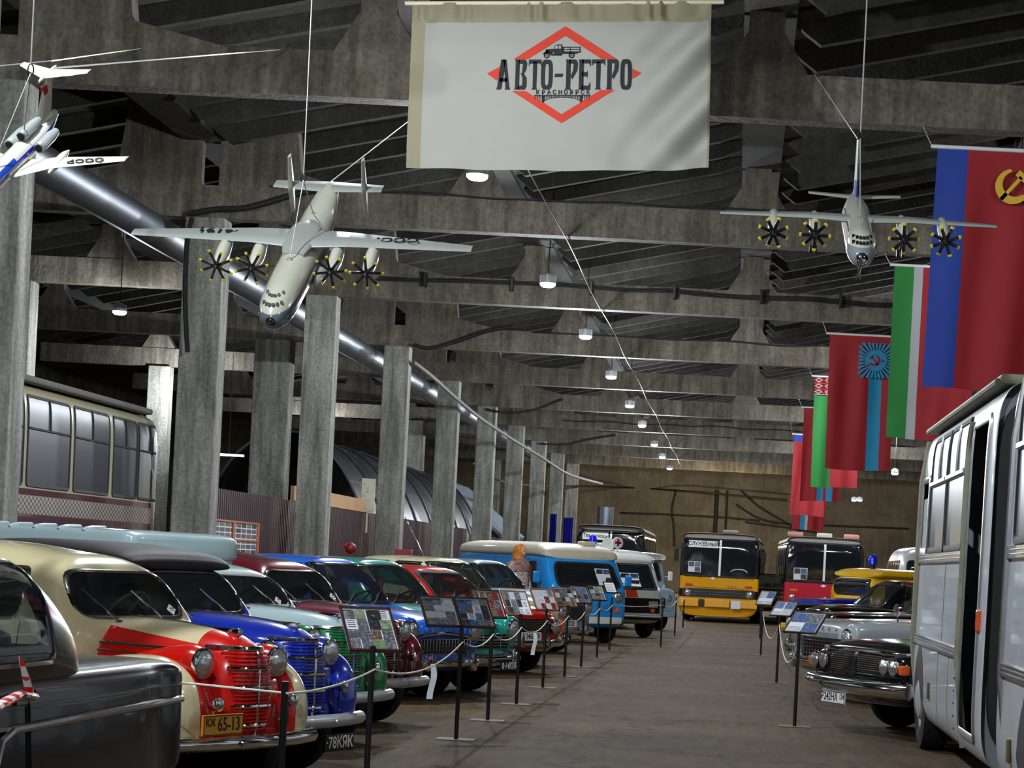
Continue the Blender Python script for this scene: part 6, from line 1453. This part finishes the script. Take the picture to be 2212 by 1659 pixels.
obj('cockpit_windows', bm, NAVYG, fu)
g = NB(); patch(g, fb, 'F', rpoly([(-1.35, -.2), (1.35, -.2), (1.1, -1.1), (-1.1, -1.1)], .3), .05, 5); obj('blue_nose_band', g, PBL, fu, 50)
bm = NB(); lathe(bm, [(.95, -.1), (.8, .45), (.4, .85), (.05, .95)], Matrix.Translation((16.0, 0, -1.0)) @ Matrix.Rotation(PI/2, 4, 'Y'), 16); obj('nose_glazing', bm, CHROME, fu, 50)
bm = NB()
for k in range(12):
    for s_ in (-1, 1): q = cast(fb, 'R' if s_ < 0 else 'L', (10-k*1.35, .6), .0) if False else None
for k in range(12):
    for s_ in (-1, 1):
        h = fb.ray_cast(Vector((9-k*1.3, s_*30, 1.1)), Vector((0, -s_, 0)))[0]
        if h: lathe(bm, [(.2, -.06), (.2, .06)], Matrix.Translation(h) @ Matrix.Rotation(PI/2, 4, 'X'), 8)
obj('cabin_windows', bm, NAVYG, fu)
ring = P(1859, 285, 14.9); hang(ring, [M @ Vector((5, 0, 2.0)), M @ Vector((-11.5, 0, 1.6))], 'steel wire holding the white and blue model', (P(1872, -60, 14.9).x, 14.9, 10.3))
bm = NB(); tube(bm, [M @ Vector((-17.2, 0, 9.1)), P(1755, 154, 30.8)], .005, 6); tag(obj('guy_rope', bm, WIRE, None, 40), 'thin cord from the blue finned model tail to the first beam', 'cord')
# three engined jet at the left edge
s = .0305; F_ = Vector((-.12, -.8, -.59)).normalized(); R1_ = Vector((1, -.09, -.08)); R1_ = (R1_-F_*R1_.dot(F_)).normalized(); Z_ = F_.cross(R1_)
o = P(112, 150, 12)-(F_*(-23.5)+Z_*9.3)*s
M = poseM(o, F_, R1_, s)
t = thing('model_airplane', 'white jet model with blue stripe and T shaped tail at the upper left edge', 'model airplane', M=M)
PTOP3 = paint2('jet_white_blue_stripe', 'BDBDB4', '2B22A8', [[([('Z', 1)], .15), ([('Z', -1)], -.85)]])
bm = NB(); hull(bm, [(24, .1, -.9, -.7, 2, 0), (23, .9, -1.6, .2, 2, 0), (20, 1.7, -1.9, 1.5, 2, 0), (16, 1.9, -1.9, 1.9, 2, 0), (-10, 1.9, -1.9, 1.9, 2, 0), (-17, 1.5, -1.2, 1.9, 2, 0), (-22, .7, .2, 1.9, 2, 0)], 36, 8); fb = bvh_of(bm); fu = obj('fuselage', bm, PTOP3, t, 50)
g = NB(); patch(g, fb, 'T', rpoly([(2, -1.1), (10, -1.1), (10, .9), (2, .9)], .1), .06, 5) if False else None
g.free()
g = NB()
A = [[g.verts.new(fb.ray_cast(Vector((-1+9*i/10, 30, .4+1.1*j/4)), Vector((0, -1, 0)))[0]+Vector((0, .06, 0))) for j in range(5)] for i in range(11)]
for i in range(10):
    for j in range(4): g.faces.new((A[i][j], A[i+1][j], A[i+1][j+1], A[i][j+1]))
obj('blue_panel', g, PBL, fu)
bm = NB()
for s_ in (-1, 1): wingm(bm, (4, 0, -1.0, 9, .9), (-3.2, s_*7, -.9, 5, .6)); wingm(bm, (-3.2, s_*7, -.9, 5, .6), (-9.5, s_*18.7, -.9, 2.1, .25))
obj('wing', bm, PW_, t, 50)
for s_ in (-1, 1):
    bm = NB(); hull(bm, [(-2, .2, -1.6, -1.2, 2, 0), (-5, .8, -1.9, -.4, 2, 0), (-9, .7, -1.7, -.3, 2, 0), (-11.5, .1, -1.2, -.9, 2, 0)], 18, 4, y0=s_*7); obj('wing_pod', bm, PW_, t, 50)
bm = NB(); finm(bm, (-12.5, 0, 1.6, 8, .6), (-20.5, 0, 9.2, 3.4, .5)); fn = obj('tail_fin', bm, PW_, t, 50)
bm = NB(); box(bm, -20, -18.4, -.33, .33, 6.2, 7.8); obj('red_flag_mark', bm, REDL, fn)
bm = NB()
for s_ in (-1, 1): wingm(bm, (-19, 0, 9.3, 4.6, .5), (-24.2, s_*6.7, 9.0, 1.9, .25))
hull(bm, [(-17.5, .15, 9.0, 9.4, 2, 0), (-19.5, .4, 8.9, 9.7, 2, 0), (-24, .3, 9.0, 9.6, 2, 0), (-25.5, .1, 9.2, 9.4, 2, 0)], 14, 4); obj('tailplane', bm, mat('plane_cream', 'C9C2A4', .3, 0, .5), t, 50)
for y, z, x in ((-2.9, .5, -12), (2.9, .5, -12), (0, 2.7, -11.5)):
    bm = NB(); lathe(bm, [(.75, 4.2), (1.0, 4.0), (1.05, 3.0), (1.05, -1), (.7, -3.6)], Matrix.Translation((x, y, z)) @ Matrix.Rotation(PI/2, 4, 'Y'), 20); e = obj('jet_engine', bm, mat('engine_grey', '9AA09E', .3, .2, .4), t, 50)
    bm = NB(); lathe(bm, [(.74, 4.22), (.1, 4.3)], Matrix.Translation((x, y, z)) @ Matrix.Rotation(PI/2, 4, 'Y'), 20); obj('intake', bm, DARK, e, 40)
text('wing_text', 'СССР', 2.0, BLKT, frameM((-7.3, 12.0, -.55), (.45, -1, 0), (1, .45, 0)), t, .05, .03, 1.2)
ring = P(67, 140, 11.6); hang(ring, [M @ Vector((-8, 0, 1.95)), M @ Vector((6, 0, 1.95))], 'steel wire holding the jet model', (P(72, -120, 11.6).x, 11.6, 10.3))
bm = NB(); tube(bm, [M @ Vector((-23.6, 0, 9.5)), P(620, 106, 30.8)], .006, 6); tag(obj('guy_rope', bm, WIRE, None, 40), 'bright cord from the jet tail to the first beam', 'cord')
bm = NB(); tube(bm, [P(-40, 147, 12.2), P(110, 132, 12.4), P(310, 104, 30.8)], .005, 6); tag(obj('guy_rope', bm, WIRE, None, 40), 'thin cord crossing the left edge above the jet tail', 'cord')
# ------------------------------------------------------------------ woman in an orange headscarf
def skin_body(name, verts, edges, radii, m, parent, lv=2):
    me = bpy.data.meshes.new(name); me.from_pydata(verts, edges, []); o = link(bpy.data.objects.new(name, me)); sk = o.modifiers.new('s', 'SKIN')
    for i, r in enumerate(radii): me.skin_vertices[0].data[i].radius = r if isinstance(r, tuple) else (r, r)
    me.skin_vertices[0].data[0].use_root = True
    sb_ = o.modifiers.new('b', 'SUBSURF'); sb_.levels = lv; sb_.render_levels = lv
    bpy.context.view_layer.update(); me2 = bpy.data.meshes.new_from_object(o.evaluated_get(bpy.context.evaluated_depsgraph_get())); bpy.data.objects.remove(o)
    me2.materials.clear(); me2.materials.append(m); 
    for p in me2.polygons: p.use_smooth = True
    o = link(bpy.data.objects.new(name, me2)); o.parent = parent; return o
SKIN = mat('skin', 'B98A6E', .55); 
PD = 41.0; pp = P(1121, 1250, PD)
t = thing('person', 'woman in orange patterned headscarf and pale patterned jacket standing between the cars', 'person', (pp.x, PD, 0), R_(-35)); t.scale = (1.1, 1.1, 1.115)
V = [(0, 0, .95), (0, 0, 1.12), (0, 0, 1.30), (-.01, 0, 1.44), (.01, 0, 1.50), (.02, 0, 1.57), (.02, 0, 1.66),
     (-.01, .17, 1.41), (-.02, .22, 1.18), (.06, .21, .97), (.09, .20, .90),
     (-.01, -.17, 1.41), (-.02, -.22, 1.18), (.06, -.21, .97), (.09, -.20, .90),
     (0, .09, .88), (.01, .10, .50), (-.01, .10, .09), (.12, .10, .04), (0, -.09, .88), (.03, -.10, .50), (.01, -.10, .09), (.14, -.10, .04)]
E_ = [(0, 1), (1, 2), (2, 3), (3, 4), (4, 5), (5, 6), (3, 7), (7, 8), (8, 9), (9, 10), (3, 11), (11, 12), (12, 13), (13, 14), (0, 15), (15, 16), (16, 17), (17, 18), (0, 19), (19, 20), (20, 21), (21, 22)]
Rr = [(.15, .12), (.12, .10), (.14, .11), (.10, .08), .05, .085, .075, .055, .045, .036, .035, .055, .045, .036, .035, .085, .06, .042, .035, .085, .06, .042, .035]
body = skin_body('body', V, E_, Rr, SKIN, t)
for s_ in (-1, 1):
    hv = [(.09, s_*.20, .90), (.10, s_*.20, .84), (.115, s_*.185, .80), (.12, s_*.195, .79), (.12, s_*.205, .795), (.115, s_*.215, .81), (.12, s_*.17, .85),
          (.135, s_*.185, .76), (.14, s_*.195, .745), (.14, s_*.207, .752), (.13, s_*.22, .775), (.14, s_*.165, .815)]
    he = [(0, 1), (1, 2), (1, 3), (1, 4), (1, 5), (1, 6), (2, 7), (3, 8), (4, 9), (5, 10), (6, 11)]
    skin_body('hand', hv, he, [.028, .03, .011, .011, .011, .010, .012, .008, .008, .008, .007, .009], SKIN, t, 1)
def vloft(bm, rings, seg=28):
    R1 = []
    for z, cx_, cy_, rx, ry in rings: R1.append([bm.verts.new((cx_+rx*math.cos(2*PI*k/seg), cy_+ry*math.sin(2*PI*k/seg), z)) for k in range(seg)])
    for A, B in zip(R1, R1[1:]):
        for k in range(seg): bm.faces.new((A[k], A[(k+1) % seg], B[(k+1) % seg], B[k]))
    return R1
def pattern(name, cols, scale):
    m, nt, b = nodes(name); MATS[name] = m; tc = nt.nodes.new('ShaderNodeTexCoord'); n = nt.nodes.new('ShaderNodeTexNoise'); n.inputs['Scale'].default_value = scale; n.inputs['Detail'].default_value = 3
    nt.links.new(tc.outputs['Object'], n.inputs['Vector']); r = nt.nodes.new('ShaderNodeValToRGB'); r.color_ramp.interpolation = 'CONSTANT'
    for i, c_ in enumerate(cols):
        e = r.color_ramp.elements[i] if i < 2 else r.color_ramp.elements.new(.5); e.position = .36+.09*i; e.color = lin(c_)
    r.color_ramp.elements[0].position = 0; nt.links.new(n.outputs[0], r.inputs[0]); nt.links.new(r.outputs[0], b.inputs['Base Color']); b.inputs['Roughness'].default_value = .85; return m
JK = pattern('patterned_jacket', ['8A7C78', 'A89C94', '6A4B48', 'BDB4AA'], 16); SCF = pattern('orange_scarf', ['9A4A18', 'C07A2A', '7A3A22', 'B08A4A'], 20); SHW = pattern('brown_shawl', ['6B3F3A', '8A6A62', '54302E', '9A7C78'], 18)
bm = NB(); vloft(bm, [(.78, .0, 0, .20, .215), (.9, .0, 0, .19, .21), (1.05, 0, 0, .165, .175), (1.2, 0, 0, .165, .185), (1.34, 0, 0, .155, .20), (1.42, 0, 0, .13, .19), (1.47, 0, 0, .09, .12)])
for s_ in (-1, 1): tube(bm, [(-.01, s_*.15, 1.42), (-.015, s_*.20, 1.32), (-.02, s_*.23, 1.18), (.02, s_*.225, 1.05), (.07, s_*.21, .93)], [.075, .075, .065, .06, .055], 14)
obj('jacket', bm, JK, t, 60)
bm = NB(); vloft(bm, [(.12, 0, 0, .27, .29), (.4, 0, 0, .24, .26), (.7, 0, 0, .21, .23), (.92, 0, 0, .19, .21)]); obj('skirt', bm, mat('dark_skirt', '3A2C2C', .85), t, 60)
bm = NB(); vloft(bm, [(1.24, -.02, 0, .10, .13), (1.27, -.01, 0, .172, .222), (1.34, 0, 0, .168, .225), (1.40, 0, 0, .155, .21), (1.45, .0, 0, .13, .165), (1.50, .01, 0, .10, .11), (1.54, .02, 0, .09, .095)]); tube(bm, [(-.12, -.12, 1.42), (-.14, -.17, 1.2), (-.12, -.19, 1.0)], [.06, .06, .03], 10); obj('shawl', bm, SHW, t, 60)
bm = NB(); hv = [(.115, .0, 1.58)]
R1 = []
for j in range(11):
    a = PI*j/10; R1.append([bm.verts.new((.005+(.145 if math.cos(2*PI*k/24) < .5 else .085)*math.sin(a)*math.cos(2*PI*k/24), .125*math.sin(a)*math.sin(2*PI*k/24), 1.63+.135*math.cos(a))) for k in range(24)])
for A, B in zip(R1, R1[1:]):
    for k in range(24): bm.faces.new((A[k], A[(k+1) % 24], B[(k+1) % 24], B[k]))
vloft(bm, [(1.44, -.02, 0, .13, .14), (1.52, -.02, 0, .125, .125), (1.6, -.02, 0, .125, .12)]); obj('headscarf', bm, SCF, t, 60)
bm = NB(); hull(bm, [(.125, .012, 1.585, 1.615, 2, 0), (.095, .05, 1.53, 1.70, 2, 0), (.07, .065, 1.51, 1.72, 2, 0), (.02, .07, 1.51, 1.73, 2, 0)], 20, 4); obj('face', bm, SKIN, t, 60)
bm = NB()
for s_ in (-1, 1): lathe(bm, [(.012, -.004), (.009, .006)], Matrix.Translation((.108, s_*.028, 1.635)) @ Matrix.Rotation(PI/2, 4, 'Y'), 8)
obj('eyes', bm, DARK, t, 40)
bm = NB(); box(bm, .105, .116, -.022, .022, 1.558, 1.568, bev=.003); obj('mouth', bm, mat('lips', '8A4840', .5), t)
# ------------------------------------------------------------------ small things behind the row
o = P(871, 1205, 42); bm = NB(); box(bm, -.17, .17, -.12, .12, o.z-.22, o.z+.17, bev=.01); tube(bm, [(0, 0, 0), (0, 0, o.z-.2)], .05, 8); q = obj('red_cabinet', bm, mat('red_box_paint', '7E1A18', .5)); q.location = (o.x, o.y, 0); tag(q, 'red metal box on a stand behind the teal saloon', 'box')
o = P(757, 1184, 42); bm = NB(); lathe(bm, [(.01, -.12), (.1, -.07), (.12, 0), (.1, .07), (.01, .12)], Matrix.Translation((0, 0, o.z)), 16); tube(bm, [(0, 0, 0), (0, 0, o.z-.1)], .03, 8); box(bm, -.22, -.1, -.03, .03, o.z+.02, o.z+.06); q = obj('red_signal_lamp', bm, MATS['red_box_paint'], None, 50); q.location = (o.x, o.y, 0); tag(q, 'round red lamp on a stalk behind the mid blue saloon roof', 'lamp')
# ------------------------------------------------------------------ groups for repeated things
GR = {'barrier_post': 'barrier posts along the aisle', 'photo_sign': 'framed photo signs on posts', 'rope': 'white barrier ropes', 'hanging_flag': 'red flags hanging on the right', 'model_airplane': 'model aircraft hung from the ceiling',
      'suspension_cable': 'wires holding the model aircraft', 'guy_rope': 'cords tied to the aircraft tails', 'blue_tarpaulin': 'blue tarpaulins by the far columns', 'paper_strip': 'paper strips on the rope', 'wall_pipe': 'pipes on the end wall'}
for o in list(COL.objects):
    k = o.name.split('.')[0]
    if o.parent is None and k in GR and 'label' in o and 'group' not in o: o['group'] = GR[k]
